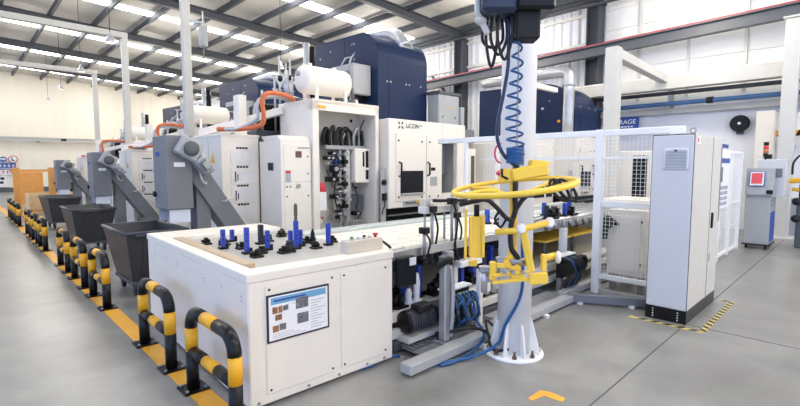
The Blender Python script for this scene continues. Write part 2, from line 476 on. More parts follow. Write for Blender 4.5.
# ------------------------------------------------------------------ floor markings
o = MB().box(1.13,1.28,.5,30,.0,.003).build('floor_line', mat('floor_line_yellow', (236,172,52), .45, var=.08, scale=3)); tag(o, 'yellow line painted along the aisle under the hoop barriers', 'floor line')
mb = MB(); mb.prism([(2.865, 1.623, 0), (3.035, 1.622, 0), (3.067, 1.559, 0), (3.059, 1.435, 0), (2.994, 1.43, 0), (2.981, 1.561, 0), (2.854, 1.585, 0)], (0,0,.003))
o = mb.build('floor_arrow', MATS['floor_line_yellow']); tag(o, 'yellow corner mark painted on the floor in front of white pole', 'floor marking')
t0 = thing('floor_hazard_tape', 'yellow and black striped tape on the floor around the grey cabinet', 'hazard tape', (5.4,1.1,0))
mb = MB(); mk = MB(); bx = [((5.3,1.09),(5.3,1.78)), ((5.3,1.09),(6.75,1.09)), ((6.75,1.09),(6.75,1.22))]
for (A, B) in bx:
    A = Vector(A+(0,)); B = Vector(B+(0,)); d = (B-A).normalized(); nrm = Vector((-d.y,d.x,0)); L = (B-A).length
    mb.prism([A-nrm*.03, B-nrm*.03, B+nrm*.03, A+nrm*.03], (0,0,.002))
    s = .02
    while s < L-.1:
        mk.prism([A+d*s-nrm*.03+Vector((0,0,.0021)), A+d*(s+.06)-nrm*.03+Vector((0,0,.0021)), A+d*(s+.1)+nrm*.03+Vector((0,0,.0021)), A+d*(s+.04)+nrm*.03+Vector((0,0,.0021))], (0,0,.001)); s += .12
mb.build('tape', TAPE, t0); mk.build('stripe', BLACK, t0)
for nm, bx in (('floor_joint', (2.2,14.5,1.263,1.275)), ('floor_joint', (5.44,5.452,-4,1.263)), ('floor_joint', (10.9,10.912,-4,1.263))):
    o = MB().box(*bx, 0, .0015).build(nm, mat('joint_filler', (92,92,92), .7))
    o['kind'] = 'structure'; o.name = 'trim_%d' % (t+1); t += 1

# ------------------------------------------------------------------ hoop barriers
def hoop(base, label):
    x, y, _ = base; L = .74; H = .61; r = .045; R = .13
    t0 = thing('hoop_barrier', label, 'barrier', base, 'black and yellow hoop barriers along the aisle')
    def path(pts): return [Vector((x, y+a, b)) for a, b in pts]
    arc0 = [(R-R*cos(k*PI/12), H-R+R*sin(k*PI/12)) for k in range(7)]
    arc1 = [(L-R+R*sin(k*PI/12), H-R+R*cos(k*PI/12)) for k in range(7)]
    MB().tube(path([(0,.01),(0,.3)]), r, 14).build('leg', BLACK, t0)
    MB().tube(path([(L,.01),(L,.3)]), r, 14).build('leg', BLACK, t0)
    MB().tube(path([(0,.3),(0,H-R)]), r, 14).build('yellow_band', YELL, t0)
    MB().tube(path([(L,.3),(L,H-R)]), r, 14).build('yellow_band', YELL, t0)
    MB().tube(path(arc0+[(L*.36,H)]), r, 14).build('top_bend', BLACK, t0)
    MB().tube(path([(L*.64,H)]+arc1), r, 14).build('top_bend', BLACK, t0)
    MB().tube(path([(L*.36,H),(L*.64,H)]), r, 14).build('yellow_band', YELL, t0)
    MB().tube(path([(.02,.3),(L*.36,.3)]), r*.9, 14).build('mid_rail', BLACK, t0)
    MB().tube(path([(L*.64,.3),(L-.02,.3)]), r*.9, 14).build('mid_rail', BLACK, t0)
    MB().tube(path([(L*.36,.3),(L*.64,.3)]), r*.9, 14).build('yellow_band', YELL, t0)
    for s in (0, L):
        b = MB().box(x-.09,x+.09,y+s-.09,y+s+.09,.003,.015).build('base_plate', BLACK, t0)
        mb = MB()
        for ax in (-.065,.065):
            for ay in (-.065,.065): mb.cyl((x+ax,y+s+ay,.015),(x+ax,y+s+ay,.03),.012,n=6)
        mb.build('anchor_bolt', STEEL, b)
    return t0
hl = ['nearest black and yellow hoop barrier, cut by the bottom of the photo', 'second nearest hoop barrier, beside the back end of the white bench',
      'hoop barrier beside the nearest black skip, nearest of its trio', 'hoop barrier in the middle of the trio beside the nearest skip', 'hoop barrier farthest in the trio beside the nearest skip',
      'hoop barrier beside the second black skip, nearest of its trio', 'hoop barrier in the middle of the trio beside the second skip', 'hoop barrier farthest in the trio beside the second skip',
      'hoop barrier by the wooden crates, nearest of its trio', 'hoop barrier by the wooden crates, middle of its trio', 'farthest of all the hoop barriers, beside the wooden crates']
hy = [2.77, 3.99, 6.22, 7.5, 8.77, 11.3, 12.5, 13.7, 16.4, 17.6, 18.8]
hy = [v-.06 for v in hy]
h0 = hoop((1.19, hy[0], 0), hl[0])
for y, l in zip(hy[1:], hl[1:]): copy_tree(h0, (1.19, y, 0), l)

# ------------------------------------------------------------------ skips
def skip(base, label, W=.72, L=1.22, H=.84):
    x, y, _ = base
    t0 = thing('chip_skip', label, 'skip', base, 'black chip skips under the conveyors')
    zb = .2; top = [(x,y),(x+W,y),(x+W,y+L),(x,y+L)]; i = .1; j = .2
    bot = [(x+i,y+j),(x+W-i,y+j),(x+W-i,y+L-j),(x+i,y+L-j)]
    bm = MB(); th = .025
    vt = [bm.bm.verts.new((a,b,H)) for a,b in top]; vb = [bm.bm.verts.new((a,b,zb)) for a,b in bot]
    it = [bm.bm.verts.new((a+th*(1 if a==x else -1), b+th*(1 if b==y else -1), H)) for a,b in top]
    ib = [bm.bm.verts.new((a+th*(1 if k in (0,3) else -1), b+th*(1 if k<2 else -1), zb+th)) for k,(a,b) in enumerate(bot)]
    for k in range(4):
        n2 = (k+1)%4
        bm.bm.faces.new((vb[k],vb[n2],vt[n2],vt[k])); bm.bm.faces.new((vt[k],vt[n2],it[n2],it[k])); bm.bm.faces.new((it[k],it[n2],ib[n2],ib[k]))
    bm.bm.faces.new(vb[::-1]); bm.bm.faces.new(ib)
    bm.build('body', SKIP, t0)
    mb = MB(); r = .022
    for k in range(4):
        A, B = top[k], top[(k+1)%4]; mb.tube([(A[0],A[1],H),(B[0],B[1],H)], r, 8)
    mb.build('rim', SKIP, t0)
    mb = MB()
    for fx in (.3,.7): mb.bar((x+W*fx, y+.02, H-.04), (x+W*fx, y+j-.01, zb+.05), .03, .03)
    mb.build('rib', SKIP, t0)
    MB().box(x+.08,x+W-.08,y+j,y+L-j,zb-.04,zb,.005).build('chassis', DGREY, t0)
    for cx_ in (x+.16, x+W-.16):
        for cy_ in (y+j+.1, y+L-j-.1):
            f = MB().box(cx_-.035,cx_+.035,cy_-.04,cy_+.04,.1,zb-.04).build('caster_fork', DGREY, t0)
            MB().cyl((cx_-.02,cy_,.062),(cx_+.02,cy_,.062),.06).build('caster_wheel', RUBBER, f)
    MB().tube([(x+.1,y+.02,H-.06),(x+.1,y-.06,H-.02),(x+W-.1,y-.06,H-.02),(x+W-.1,y+.02,H-.06)], .014, 8).build('push_handle', SKIP, t0)
    return t0
s0 = skip((1.43,6.22,0), 'nearest black chip skip, right behind the white bench')
copy_tree(s0, (1.5,10.3,0), 'middle of the three black chip skips, under the second chip conveyor')
copy_tree(s0, (1.66,14.7,0), 'farthest black chip skip, in front of the wooden crates', rotz=.05)

# ------------------------------------------------------------------ wooden crates with orange frames
t0 = thing('wooden_crate', 'low pine wood crate beside the farthest black skip', 'crate', (2.6,20.6,0))
mb = MB()
for k in range(4): mb.box(1.75,3.6,20.0,20.03,.12+.15*k,.25+.15*k)
for k in range(4): mb.box(1.75,1.78,20.03,21.2,.12+.15*k,.25+.15*k)
for xx in (1.8,2.4,3.0,3.55): mb.box(xx-.05,xx+.05,19.97,20.0,.1,.72)
mb.box(1.78,3.6,21.17,21.2,.12,.7); mb.box(3.57,3.6,20.03,21.17,.12,.7); mb.build('boards', WOOD, t0)
mb = MB(); 
for xx in (1.85,2.65,3.5): mb.box(xx-.06,xx+.06,20.0,21.2,0,.12)
mb.build('pallet_block', WOOD, t0)
t0 = thing('stacking_frame', 'orange steel stacking frame with two posts around the pine crate', 'stacking frame', (2.0,19.7,0))
for xx in (1.42,2.35): MB().box(xx-.09,xx+.09,19.5,19.62,0,1.62,.01).build('post', ORANGE, t0)
MB().box(1.42,2.35,19.53,19.59,1.5,1.55).build('top_rail', ORANGE, t0)
MB().box(1.42,2.35,19.53,19.59,.14,.2).build('bottom_rail', ORANGE, t0)
for xx in (1.42,2.35): MB().box(xx-.14,xx+.14,19.4,19.72,0,.02).build('foot_plate', ORANGE, t0)
t0 = thing('board_crate', 'tall orange board crate standing behind the orange frame', 'crate', (1.9,24.4,0))
mb = MB()
mb.box(1.72,2.6,24.0,24.9,.1,1.42,.01)
mb.build('boards', ORANGE, t0); MB().box(1.6,2.8,23.9,25,0,.1).build('pallet', WOOD, t0)
MB().box(1.6,4.2,24.9,25.0,1.42,1.52).build('top_batten', ORANGE, t0)
t0 = thing('parts_bin', 'dark bin holding white parts behind the pine crate', 'bin', (3.3,22.5,0))
MB().box(2.75,3.9,22.2,23.0,0,1.05,.02).build('body', BLACK, t0)
mb = MB()
for k in range(5): mb.ell((2.95+.18*k,22.35,1.1),.1,.1,.08)
mb.build('parts', PAPER, t0)

# ------------------------------------------------------------------ machine 1: machining centre
def dots(mb, pts, r=.013, ax=(0,-1,0), d=.006):
    for P in pts:
        P = Vector(P); mb.cyl(P, P+Vector(ax)*d, r, n=8)
    return mb
mc = thing('machining_center', 'cream machining centre with navy housing on top, nearest in the row', 'machine', (6.6,6.0,0), 'machining centres')
mb = MB(); F = 6.0
mb.box(5.56,7.02,F,F+.12,.9,2.52,.015); mb.box(7.5,7.76,F,F+.12,.9,2.52,.015)
mb.box(7.02,7.5,F,F+.12,2.22,2.52); mb.box(7.02,7.5,F,F+.12,.9,1.12)
mb.box(5.56,5.68,F+.1,9.4,.9,2.5); mb.box(7.66,7.76,F+.1,9.4,.9,2.5); mb.box(5.6,7.7,F+.1,9.4,2.46,2.52)
mb.box(5.68,7.66,9.3,9.4,.9,2.5); mb.build('enclosure', CREAM, mc)
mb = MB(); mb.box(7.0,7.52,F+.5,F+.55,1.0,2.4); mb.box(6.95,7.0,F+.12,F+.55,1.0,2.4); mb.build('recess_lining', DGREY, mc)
mb = MB(); mb.box(7.18,7.5,F+.3,F+.45,1.5,2.1); mb.build('side_plate', MGREY, mc)
mb = MB()
for k in range(5): mb.cyl((7.1,F+.3,1.2+.14*k),(7.1,F+.3,1.29+.14*k),.06,n=12)
mb.build('cable_guide', BLACK, mc)
d = MB().box(5.72,6.94,F-.02,F,1.02,2.26,.006).build('door', CREAM, mc)
dots(MB(), [(5.78,F-.02,2.13),(6.4,F-.02,2.13),(6.62,F-.02,2.13),(6.88,F-.02,2.13),(5.78,F-.02,1.1),(6.4,F-.02,1.08),(6.62,F-.02,1.08),(6.88,F-.02,1.08)], .02).build('screw', INK, d)
mb = MB(); mb.box(6.52,6.527,F-.026,F-.02,1.02,2.26); mb.build('split_line', INKG, d)
w = MB().box(5.83,6.43,F-.03,F-.018,1.17,1.58).build('door_window', GLASSD, mc)
MB().box(5.83,6.43,F-.07,F-.02,1.14,1.17).build('window_sill', LGREY, mc)
for xx in (5.8, 6.56): MB().tube([(xx,F-.02,1.74),(xx,F-.08,1.72),(xx,F-.08,1.5),(xx,F-.02,1.48)], .018, 8).build('door_handle', BLACK, mc)
pn = MB().box(5.92,6.36,F-.012,F,.93,1.04).build('button_panel', LGREY, mc)
mb = MB()
for k in range(4): mb.cyl((5.99+.07*k,F-.012,.985),(5.99+.07*k,F-.035,.985),.018,n=10)
mb.build('button', DGREY, pn)
MB().cyl((6.3,F-.012,.985),(6.3,F-.05,.985),.03).build('emergency_button', YELL, pn)
MB().box(6.66,6.78,F-.03,F-.02,1.58,1.64).build('lock', BLACK, mc)
MB().box(6.64,6.84,F-.024,F-.02,1.28,1.46).build('keypad', LGREY, mc)
mb = MB(); cx_, cz_ = 5.85, 2.41                              # four-blade mark and lettering
for sx in (-1,1):
    for sz in (-1,1):
        mb.prism([(cx_+sx*.015,F-.002,cz_+sz*.012),(cx_+sx*.045,F-.002,cz_+sz*.02),(cx_+sx*.07,F-.002,cz_+sz*.065),(cx_+sx*.035,F-.002,cz_+sz*.06)], (0,-.004,0))
mb.build('logo', INK, mc)
MB().text('LiCON', (5.98,F,2.37), (1,0,0), (0,0,1), .12, .006, .004).text('mt', (6.36,F,2.41), (1,0,0), (0,0,1), .06, .006).build('lettering', INK, mc)
mb = MB(); mb.box(5.64,7.7,6.35,9.4,0,.9,.01); mb.build('bed', BLACK, mc)
mb = MB(); mb.box(5.8,7.6,6.28,6.34,.72,.75); mb.box(5.8,7.6,6.28,6.34,.6,.63); mb.box(5.8,7.6,6.28,6.34,.46,.5); mb.build('bed_rail', STEEL, mc)
# navy housing with a rounded front top edge
def navy(x0, x1, yf, yb, z0, z1, R, parent):
    prof = [(yf,z0)]+[(yf+R-R*cos(k*PI/16), z1-R+R*sin(k*PI/16)) for k in range(9)]+[(yb,z1+.06),(yb,z0)]
    h = MB().prism([(x0,a,b) for a,b in prof], (x1-x0,0,0)); 
    for f in h.bm.faces:
        if len(f.verts) == 4: f.smooth = False
    h = h.build('housing', BLUE, parent)
    mb = MB(); e = .006
    P = [(x0-e,a,b) for a,b in prof]
    mb.box(x0-.008,x0,yf+1.1,yf+1.115,z0+.1,z1-.03); mb.box(x0+.3,x0+.312,yf-.008,yf,z0+.1,z1-R); mb.build('panel_seam', mat('navy_seam', (18,28,56), .4), h)
    dots(MB(), [(x0,yf+a,b) for a,b in ((.75,z1-.18),(.83,z1-.18),(1.6,z1-.2),(.75,z1-.5),(2.0,z1-.3))], .022, (-1,0,0)).build('bolt', STEEL, h)
    dots(MB(), [(x0+a,yf,z0+b) for a,b in ((.25,.9),(.35,.9),(.8,.9),(.9,.9),(1.25,.9))], .022).build('bolt', STEEL, h)
    return h
navy(6.19,7.64,7.0,9.6,2.5,4.42,.55,mc)
MB().tube([(7.1,9.0,4.62),(7.1,8.3,4.64),(7.1,7.8,4.62),(7.1,7.4,4.5),(7.1,7.15,4.2)], .15, 18, smooth=4).build('extraction_duct', GALV, mc)
MB().tube([(7.3,7.2,4.25),(6.9,7.2,4.25)], .1, 12).build('duct_collar', GALV, mc)
# grey electrical box on top, right
jb = MB().box(7.6,8.3,6.6,6.95,2.56,3.24,.02).build('terminal_box', LGREY, mc)
dots(MB(), [(7.72,6.6,2.75),(8.15,6.6,2.75)], .03).build('signal_light', GREEN, jb); dots(MB(), [(7.95,6.6,2.95)], .03).build('signal_light', YELL, jb)
MB().box(7.58,8.32,6.58,6.97,3.24,3.3).build('box_lid', DGREY, jb)
MB().box(8.3,8.42,6.55,6.7,2.5,3.0).build('bracket', GALV, jb)
MB().box(7.76,8.7,6.5,7.6,2.2,2.5).build('pipe_tray', MGREY, mc)
# grey side panel between frame and enclosure
sp = MB().box(5.44,5.555,6.08,6.12,.6,1.62).build('side_panel', LGREY, mc)
MB().lathe((5.5,6.08,1.38),(0,-1,0),[(.05,0),(.05,.03),(.03,.04)],16).build('fan_guard', BLACK, sp)
MB().box(5.46,5.54,6.04,6.08,1.05,1.18).build('socket_box', BLACK, sp)
MB().tube([(5.5,6.05,1.05),(5.49,6.04,.95),(5.46,6.05,.9),(5.45,6.06,.8)], .01, 6, smooth=4).build('cable', BLACK, sp)

# hydraulic frame cabinet
hc = thing('hydraulic_cabinet', 'open cream frame cabinet full of valves and hoses, left of the nearest machine', 'hydraulic cabinet', (4.8,6.2,0), 'open hydraulic frame cabinets')
mb = MB(); mb.box(4.1,4.22,6.2,6.3,0,2.7,.006); mb.box(5.42,5.5,6.2,6.3,0,2.7,.006); mb.box(4.1,5.5,6.2,6.32,2.56,2.72,.006)
mb.box(4.1,4.16,6.3,7.2,0,2.7); mb.box(5.44,5.5,6.3,7.2,0,2.7); mb.box(4.1,5.5,6.2,7.25,2.68,2.74); mb.build('frame', CREAM, hc)
bp = MB().box(4.16,5.44,6.75,6.8,.0,2.68).build('back_panel', mat('interior_panel', (236,231,220), .5, var=.03), hc)
dots(MB(), [(4.35,6.75,1.95),(4.45,6.75,1.95),(4.35,6.75,2.3),(4.33,6.75,1.6),(5.3,6.75,2.5)], .03).build('grommet', BLACK, bp)
mb = MB(); mb.box(4.5,5.4,6.42,6.7,1.95,2.03,.01); mb.build('manifold_tray', STEEL, hc)
random.seed(3)
for k in range(16):
    x = 4.48+.05*k; y = 6.42+.22*random.random(); h = .2+.1*random.random(); w_ = .06+.1*random.random()
    corr_pts = [(x,y,2.03),(x-.02,y-.03,2.03+h*.6),(x+w_*.5,y-.04,2.05+h),(x+w_,y,2.05+h*.55),(x+w_*1.3,y+.03,2.03)]
    q_ = spline([Vector(p_) for p_ in corr_pts], 8)
    MB().tube(q_, .028, 8, radii=[.03*(1+.16*(i_%2)) for i_ in range(len(q_))]).build('hose', [RUBBER,DGREY,RUBBER,STEEL,BLACK][k%5], hc)
mb = MB(); mb.box(4.95,5.03,6.45,6.53,.55,1.95); mb.box(4.84,4.88,6.5,6.55,.55,1.95); mb.box(5.08,5.1,6.5,6.53,.9,1.95); mb.build('manifold_column', ALU, hc)
for k in range(9):
    z = .8+.13*k
    mb = MB(); mb.box(4.86+.01*(k%3),4.96,6.4,6.48,z,z+.07,.006); mb.cyl((4.76,6.44,z+.035),(4.87,6.44,z+.035),.018,n=8); mb.build('valve_body', [ALU,BLACK,STEEL][k%3], hc)
for (x,z,w,h,m) in ((4.55,1.62,.1,.1,BLACK),(4.5,1.45,.16,.07,BLACK),(4.46,1.72,.07,.05,ALU),(4.64,1.74,.14,.08,HOSEB),(4.8,1.83,.12,.08,BLACK),(4.62,1.28,.1,.09,ALU),(4.56,1.16,.12,.06,BLACK),
                    (4.98,1.6,.07,.12,BLACK),(4.96,1.3,.06,.08,STEEL),(4.7,.95,.16,.1,BLACK),(4.56,.82,.12,.1,STEEL),(5.0,.85,.1,.06,BLACK),(4.5,1.88,.05,.05,BLACK),(4.4,1.8,.06,.05,BLACK),(4.48,1.8,.05,.05,BLACK),
                    (4.58,1.52,.05,.16,BLACK),(4.8,1.52,.1,.14,BLACK),(4.72,1.62,.08,.06,ALU),(4.84,1.1,.12,.06,BLACK),(4.6,1.02,.06,.14,ALU)):
    x = x*1.045; z = 1.67+(z-1.67)*1.05; w *= 1.3; h *= 1.3
    MB().box(x-w/2,x+w/2,6.5,6.62,z-h/2,z+h/2,.01).build('valve_block', m, hc)
    MB().cyl((x,6.5,z),(x,6.46,z),min(w,h)*.3,n=10).build('valve_cap', ALU if m is BLACK else BLACK, hc)
for pts in ([(4.5,6.6,1.6),(4.55,6.45,1.3),(4.7,6.45,1.2),(4.8,6.5,1.0)],[(4.6,6.55,1.9),(4.65,6.4,1.7),(4.55,6.42,1.4),(4.6,6.5,1.1),(4.7,6.5,.7)],[(5.1,6.6,.75),(5.2,6.5,.9),(5.05,6.45,1.1),(4.95,6.5,1.4)],
            [(5.3,6.7,1.3),(5.15,6.6,1.15),(5.05,6.55,.9),(5.2,6.5,.7),(5.4,6.6,.8)],[(5.4,6.5,2.5),(5.3,6.5,2.3),(5.33,6.55,2.05)]):
    MB().tube([(q_[0]*1.03,q_[1],q_[2]) if q_[0] < 5.2 else q_ for q_ in pts], .011, 6, smooth=5).build('cable', RUBBER, hc)
tb = MB().box(5.08,5.42,6.36,6.62,1.37,1.98,.012).build('terminal_box', CREAM, hc)
mb = MB(); mb.box(5.25,5.285,6.35,6.36,1.66,1.92); mb.box(5.32,5.38,6.35,6.36,1.64,1.94); mb.box(5.32,5.38,6.35,6.36,1.43,1.6); mb.build('vent_slot', BLACK, tb)
MB().box(4.98,5.38,6.5,6.8,.85,1.15,.01).build('coolant_unit', DGREY, hc)
MB().box(4.16,5.44,6.4,6.9,.45,.55).build('shelf', LGREY, hc)
MB().box(5.0,5.3,6.4,6.6,.6,.7,.01).build('junction_block', STEEL, hc)
ac = MB().ell((4.36,6.42,1.28),.11,.11,.12,16).build('accumulator', RED, hc); MB().box(4.17,4.32,6.38,6.5,1.4,1.52).build('sensor_head', BLACK, ac)
MB().box(4.17,4.42,6.3,6.34,.93,1.24,.005).build('cover_plate', PAPER, hc)
mb = MB()
for k in range(3): mb.cyl((4.22+.07*k,6.4,.5),(4.22+.07*k,6.4,.85),.02,n=8)
mb.build('standpipe', ALU, hc); MB().ell((4.38,6.4,.8),.03,.03,.03).build('gauge', PINK, hc)
MB().box(4.2,4.35,6.19,6.2,2.6,2.64).build('label_plate', YELL, hc)
# railing and pipes on top of the cabinet
for x,y,h in ((4.14,7.0,.55),(4.2,7.15,.7),(5.3,7.1,.6),(5.42,6.9,.55),(4.35,7.2,.5),(5.2,6.9,.4)):
    MB().cyl((x,y,2.74),(x,y,2.74+h),.018,n=8).build('standpipe', GALV, hc)
mb = MB(); mb.tube([(4.14,7.0,3.1),(4.3,7.15,3.15)], .015, 6); mb.tube([(5.25,7.0,3.3),(5.5,6.95,3.3)], .015, 6); mb.tube([(4.14,7.0,2.95),(4.3,7.15,2.95)], .015, 6); mb.build('handrail', GALV, hc)
for (x,y,z) in ((5.35,6.8,2.86),(5.3,6.6,2.8),(5.42,7.0,3.05),(4.15,7.05,3.0),(4.16,7.1,3.12)): MB().ell((x,y,z),.05,.05,.08).build('valve_head', ALU, hc)
# air tank
at = thing('air_tank', 'large white horizontal air tank on the nearest frame cabinet', 'tank', (4.68,6.7,2.74), 'white air tanks on the frame cabinets')
MB().lathe((4.14,6.7,3.12), (1,0,0), [(.02,.03),(.11,.035),(.18,.06),(.225,.09),(.236,.13),(.236,.93),(.225,.97),(.18,1.0),(.11,1.025),(.02,1.03)], 28).build('shell', CREAM, at)
for x in (4.4,5.0): 
    MB().box(x-.03,x+.03,6.55,6.85,2.74,2.76).box(x-.025,x+.025,6.5,6.54,2.74,2.98).box(x-.025,x+.025,6.86,6.9,2.74,2.98).build('saddle', CREAM, at)
dots(MB(), [(4.4,6.7,3.35),(4.9,6.7,3.35)], .03, (0,0,1), .05).build('port', CREAM, at)
MB().cyl((4.2,6.7,3.2),(4.12,6.7,3.2),.04).build('end_port', STEEL, at)
MB().tube([(5.0,6.75,2.9),(5.2,6.7,2.84),(5.34,6.75,2.9),(5.36,6.8,3.1)], .035, 8, smooth=4).build('outlet_hose', DGREY, at)
# grey junction box on the side of the navy housing
MB().box(5.72,6.18,7.2,7.34,3.1,3.7,.015).box(5.72,5.86,7.34,8.1,3.55,3.7,.015).build('junction_box', LGREY, mc)
MB().box(5.86,6.18,7.34,8.0,3.0,3.5).build('pipe_chase', BLACK, mc)
for pts in ([(5.85,7.5,3.7),(5.9,7.5,3.85),(6.05,7.55,4.0)],[(5.85,7.8,3.7),(5.95,7.75,3.9),(6.1,7.7,3.95)]): MB().tube(pts, .02, 6).build('strut', GALV, mc)

# electrical cabinet (right one of the pair)
ec = thing('electrical_cabinet', 'tall cream cabinet with red label, left of the nearest open frame', 'cabinet', (3.83,6.25,0), 'tall cream cabinets with a red label')
MB().box(3.55,4.09,6.25,6.92,.08,2.06,.008).build('body', CREAM, ec)
MB().prism([(3.55,6.25,2.06),(4.09,6.25,2.06),(4.09,6.35,2.14),(3.55,6.35,2.14)],(0,.5,0)).build('top_cover', CREAM, ec)
MB().box(3.56,4.08,6.3,6.9,0,.08).build('plinth', DGREY, ec)
dr = MB().box(3.6,4.08,6.238,6.25,.15,2.0,.004).build('door', CREAM, ec)
mb = MB(); mb.box(3.6,4.08,6.234,6.238,1.42,1.425); mb.build('split_line', INKG, dr)
dots(MB(), [(4.02,6.238,1.82),(4.02,6.238,1.55),(4.02,6.238,1.2),(3.64,6.238,1.2),(3.64,6.238,1.35),(3.7,6.238,1.35)], .014).build('screw', DGREY, dr)
MB().cyl((3.84,6.238,1.36),(3.84,6.22,1.36),.035).build('lock', STEEL, dr)
MB().box(3.84,4.06,6.234,6.238,1.94,1.965).build('name_plate', INKG, dr)
MB().box(3.8,3.91,6.234,6.238,1.8,1.9).build('warning_label', mat('label_brown', (112,74,76), .6), dr)
MB().box(3.62,3.71,6.234,6.238,1.56,1.6).build('red_label', RED, dr); MB().box(3.62,3.71,6.234,6.238,1.42,1.56).build('grey_label', INKG, dr)
MB().box(3.542,3.55,6.48,6.64,1.6,1.72).build('vent', INK, ec)
MB().box(4.06,4.09,6.2,6.25,.6,.65).build('hinge', STEEL, ec)
# control cabinet (left one) with document pockets
cc = thing('control_cabinet', 'cream cabinet with rows of document pockets behind the nearest chip conveyor', 'cabinet', (3.27,7.0,0), 'cream cabinets with document pockets')
MB().box(2.96,3.58,7.0,8.1,.08,2.15,.008).build('body', CREAM, cc); MB().box(2.98,3.56,7.05,8.05,0,.08).build('plinth', DGREY, cc)
MB().box(2.95,3.59,6.99,8.11,2.13,2.17,.004).build('top_cover', CREAM, cc)
mb = MB(); mb.box(2.955,2.96,7.5,7.506,.1,2.1); mb.build('door_gap', INKG, cc)
mb = MB(); mb.prism([(2.955,7.25,1.72),(2.955,7.42,1.72),(2.955,7.335,1.88)], (-.004,0,0)); mb.build('warning_triangle', YELL, cc)
pk = MB()
for k in range(4): pk.box(3.1,3.46,6.988,7.0,.78+.3*k,1.02+.3*k)
pk.build('document_pocket', mat('clear_pocket', (228,226,224), .3), cc)
mb = MB()
for k in range(4):
    z = 1.04+.3*k
    for j in range(4): mb.box(3.2+.05*j,3.235+.05*j,6.992,7.0,z,z+.03)
    if k in (1,2): mb.box(3.16,3.18,6.986,6.988,z-.22,z-.06); mb.box(3.2,3.215,6.986,6.988,z-.2,z-.1)
mb.build('printed_heading', INK, cc)
dots(MB(), [(2.96,7.2,1.3),(2.96,7.8,1.3)], .02, (-1,0,0)).build('lock', STEEL, cc)

# chip conveyor
cv = thing('chip_conveyor', 'grey chip conveyor with motors on its head, beside the nearest skip', 'chip conveyor', (2.17,6.75,0), 'grey chip conveyors above the skips')
MB().box(1.99,2.34,6.5,7.0,1.08,2.08,.012).build('head', MGREY, cv)
MB().box(2.03,2.3,6.53,6.54,.9,1.08).box(2.03,2.3,6.96,6.97,.9,1.08).build('curtain', mat('clear_curtain', (214,220,230), .2), cv)
mb = MB(); mb.bar((2.25,6.75,1.86),(3.2,6.75,.42),.36,.27,.008); mb.build('incline', MGREY, cv)
MB().box(2.42,2.62,6.62,6.88,0,1.5,.006).build('leg', MGREY, cv)
MB().box(2.38,2.66,6.58,6.92,0,.02).build('foot', DGREY, cv)
MB().box(2.9,3.6,6.56,6.94,.1,.5,.01).build('sump', MGREY, cv)
g = MB(); R1 = Matrix.Rotation(math.radians(-32), 3, 'Y')
g.obox((2.27,6.42,1.9),(.3,.16,.26),Matrix.Rotation(math.radians(30),3,'Y'),.02); g.build('gearbox', LGREY, cv)
m1 = MB().lathe((2.27,6.34,1.9),(0,-1,0),[(.09,0),(.1,.02),(.1,.04),(.06,.045),(.03,.05)],18).build('flange', DGREY, cv)
m2 = MB(); d0 = Vector((.62,0,-.78)); P = Vector((2.38,6.42,1.78))
m2.cyl(P,P+d0*.26,.085,n=18); 
for k in range(6): m2.cyl(P+d0*(.03+.035*k),P+d0*(.045+.035*k),.1,n=18)
m2.build('motor', LGREY, cv)
m3 = MB().obox(P+d0*.12+Vector((0,-.11,0)),(.12,.08,.1),Matrix.Rotation(math.radians(50),3,'Y'),.01).build('terminal_cover', STEEL, cv)
MB().box(2.1,2.24,6.492,6.5,1.66,1.72).build('name_plate', PAPER, cv)
MB().box(1.982,1.99,6.72,6.86,1.8,1.86).build('name_plate', INKB, cv)
MB().tube([(2.75,6.555,1.16),(2.78,6.5,1.16),(2.9,6.5,1.22),(2.92,6.555,1.22)],.012,6).build('handle', PALE, cv)
MB().tube([(2.42,6.5,1.7),(2.44,6.46,1.5),(2.5,6.47,1.42),(2.54,6.55,1.44)],.012,6,smooth=4).build('cable', PALE, cv)
MB().cyl((1.99,6.95,1.28),(1.96,6.95,1.28),.04).build('switch', BLACK, cv)

# hoses and trays over the cabinets
oh = thing('corrugated_hose', 'thick orange corrugated hose looping over the nearest tall cream cabinets', 'hose', (3.6,6.6,2.2), 'orange corrugated hoses')
def corr(pts, r, m, name, par):
    q = spline([Vector(p) for p in pts], 24); rad = [r*(1+.09*(i%2)) for i in range(len(q))]
    MB().tube(q, r, 10, radii=rad).build(name, m, par)
corr([(4.2,6.9,2.78),(3.85,6.6,2.8),(3.5,6.5,2.78),(3.4,6.5,2.66),(3.42,6.5,2.45),(3.4,6.55,2.3),(3.2,6.8,2.24),(2.95,7.1,2.24)], .034, HOSEO, 'hose', oh)
corr([(4.2,7.0,2.78),(3.8,6.75,2.78),(3.48,6.65,2.72),(3.36,6.6,2.6),(3.36,6.6,2.4),(3.2,6.8,2.26),(3.0,6.95,2.23)], .028, GALV, 'grey_hose', oh)
tr = thing('cable_duct', 'sloping cream cable duct from the nearest frame down to the pocket cabinet', 'cable duct', (3.7,7.4,2.17), 'sloping cream cable ducts')
MB().bar((4.1,7.1,2.62),(3.0,7.95,2.22),.16,.12,.006).build('duct', CREAM, tr)
MB().box(3.42,3.56,7.35,7.55,2.17,2.85,.006).build('riser', CREAM, tr)
pt = thing('process_unit', 'dark pump unit with pipes between the cabinets and the nearest navy housing', 'pump unit', (4.3,8.0,0), 'dark pump units behind the cabinets')
MB().box(3.8,5.3,7.5,8.6,0,2.3,.02).build('body', DGREY, pt); MB().box(4.0,4.5,7.6,8.2,2.3,2.8,.04).build('motor', BLACK, pt)
MB().ell((4.9,7.8,2.5),.18,.18,.25).build('filter_bowl', STEEL, pt)
